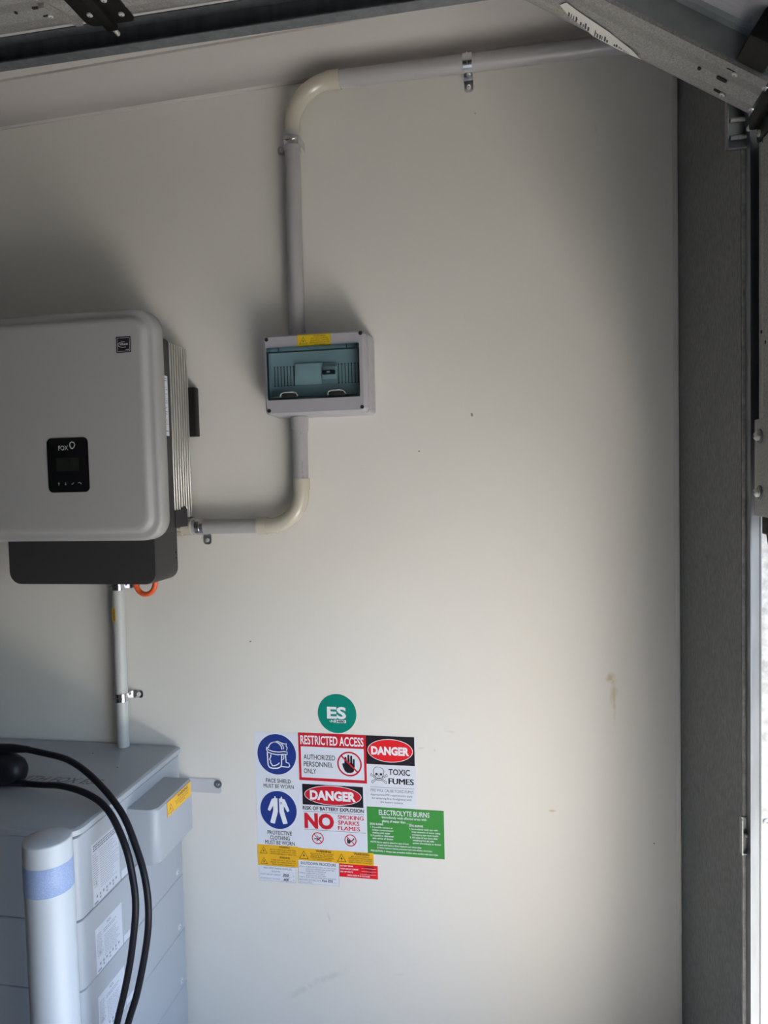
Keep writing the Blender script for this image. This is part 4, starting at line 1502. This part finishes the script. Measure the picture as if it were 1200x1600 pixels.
o = sheet('sign', 'small white sticker with handwritten figures under the stacked yellow warnings', R4(-0.704, -0.599, 0.4625, 0.5055), SHEET, Y1)
fl = Flat((0, -Y1, 0))
fl.stroke(R4(-0.7035, -0.5995, 0.463, 0.505), 0.0006, INKS, 2, closed=True)
fl.text('MULTIPLE MAINS SUPPLIES', -0.650, 0.4965, 0.0052, INKS, w=0.080, bold=0.006)
fl.text('ISOLATE:', -0.655, 0.4880, 0.0042, INKS, w=0.024)
fl.text('SHORT CIRCUIT CURRENT', -0.700, 0.4790, 0.0042, INKS, w=0.058, align='l')
fl.text('MAXIMUM D.C. VOLTAGE', -0.700, 0.4675, 0.0042, INKS, w=0.056, align='l')
fl.text('350', -0.636, 0.4782, 0.0075, SIGNBLK, w=0.017, align='l', bold=0.02, shear=0.2)
fl.text('600', -0.634, 0.4665, 0.0068, SIGNBLK, w=0.015, align='l', bold=0.02, shear=0.2)
fl.text('A', -0.605, 0.4785, 0.004, INKS)
fl.text('V', -0.605, 0.4670, 0.004, INKS)
fl.rect(-0.640, -0.610, 0.4765, 0.4770, INKS, 2)
fl.rect(-0.640, -0.610, 0.4652, 0.4657, INKS, 2)
fl.build('lettering', o)

o = sheet('sign', 'white sticker headed SHUTDOWN PROCEDURE, lowest in the cluster', R4(-0.591, -0.478, 0.4625, 0.5275), SHEET, Y1)
fl = Flat((0, -Y1, 0))
fl.text('SHUTDOWN PROCEDURE', -0.535, 0.5165, 0.0078, GREYT, w=0.098, bold=0.012)
for i, (tx, a, w_) in enumerate((('STEP 1: TURN OFF BATTERY AC ISOLATOR', -0.588, 0.102), ('INSIDE SWITCHBOARD LABELLED BATTERY', -0.570, 0.080), ('INVERTER AC ISOLATOR', -0.570, 0.056), ('STEP 2: TURN OFF BATTERY', -0.588, 0.070),
                                 ('SWITCH ON BATTERY', -0.570, 0.056), ('STEP 3: TURN OFF BATTERY MAIN ISOLATOR', -0.588, 0.102))):
    fl.text(tx, a, 0.5085 - i * 0.0058, 0.0036, INKS, w=w_, align='l')
fl.text('BATTERY SYSTEM TYPE:', -0.588, 0.4728, 0.0036, INKS, w=0.060, align='l')
fl.text('Fox ESS', -0.526, 0.4725, 0.0062, SIGNBLK, w=0.030, align='l', bold=0.02, shear=0.2)
fl.rect(-0.588, -0.482, 0.4712, 0.4716, INKS, 2)
fl.text('INSTALLATION:', -0.588, 0.4650, 0.0032, INKS, w=0.036, align='l')
fl.rect(-0.5905, -0.4785, 0.463, 0.4634, INKS, 2)
fl.rect(-0.4786, -0.478, 0.4625, 0.5275, INKS, 2)
fl.rect(-0.591, -0.5904, 0.4625, 0.5275, INKS, 2)
fl.build('lettering', o)

o = sheet('sign', 'small red sticker with white print and handwriting at the lower corner', R4(-0.4768, -0.372, 0.4905, 0.5265), SIGNRED2, Y2)
fl = Flat((0, -Y2, 0))
fl.text('BATTERY BANK', -0.4745, 0.5190, 0.0042, PRINTW, w=0.036, align='l', bold=0.02)
fl.text('SHORT CIRCUIT CURRENT', -0.4745, 0.5110, 0.0042, PRINTW, w=0.050, align='l', bold=0.02)
fl.text('RISK OF VOLTS', -0.4745, 0.5030, 0.0042, PRINTW, w=0.034, align='l', bold=0.02)
fl.text('ENCLOSED IP & VOLTAGE', -0.424, 0.4945, 0.0042, PRINTW, w=0.060, bold=0.02)
for zz in (0.5185, 0.5105, 0.5025):
    fl.rect(-0.416 - (0.004 if zz < 0.51 else 0), -0.376, zz - 0.0012, zz - 0.0006, PRINTW, 2)
fl.text('Lithium', -0.409, 0.5185, 0.0058, SIGNBLK, w=0.026, align='l', bold=0.01, shear=0.2)
fl.text('350', -0.402, 0.5105, 0.0055, SIGNBLK, w=0.013, align='l', bold=0.01, shear=0.2)
fl.text('600', -0.402, 0.5025, 0.0055, SIGNBLK, w=0.012, align='l', bold=0.01, shear=0.2)
fl.build('lettering', o)

bpy.context.view_layer.update()
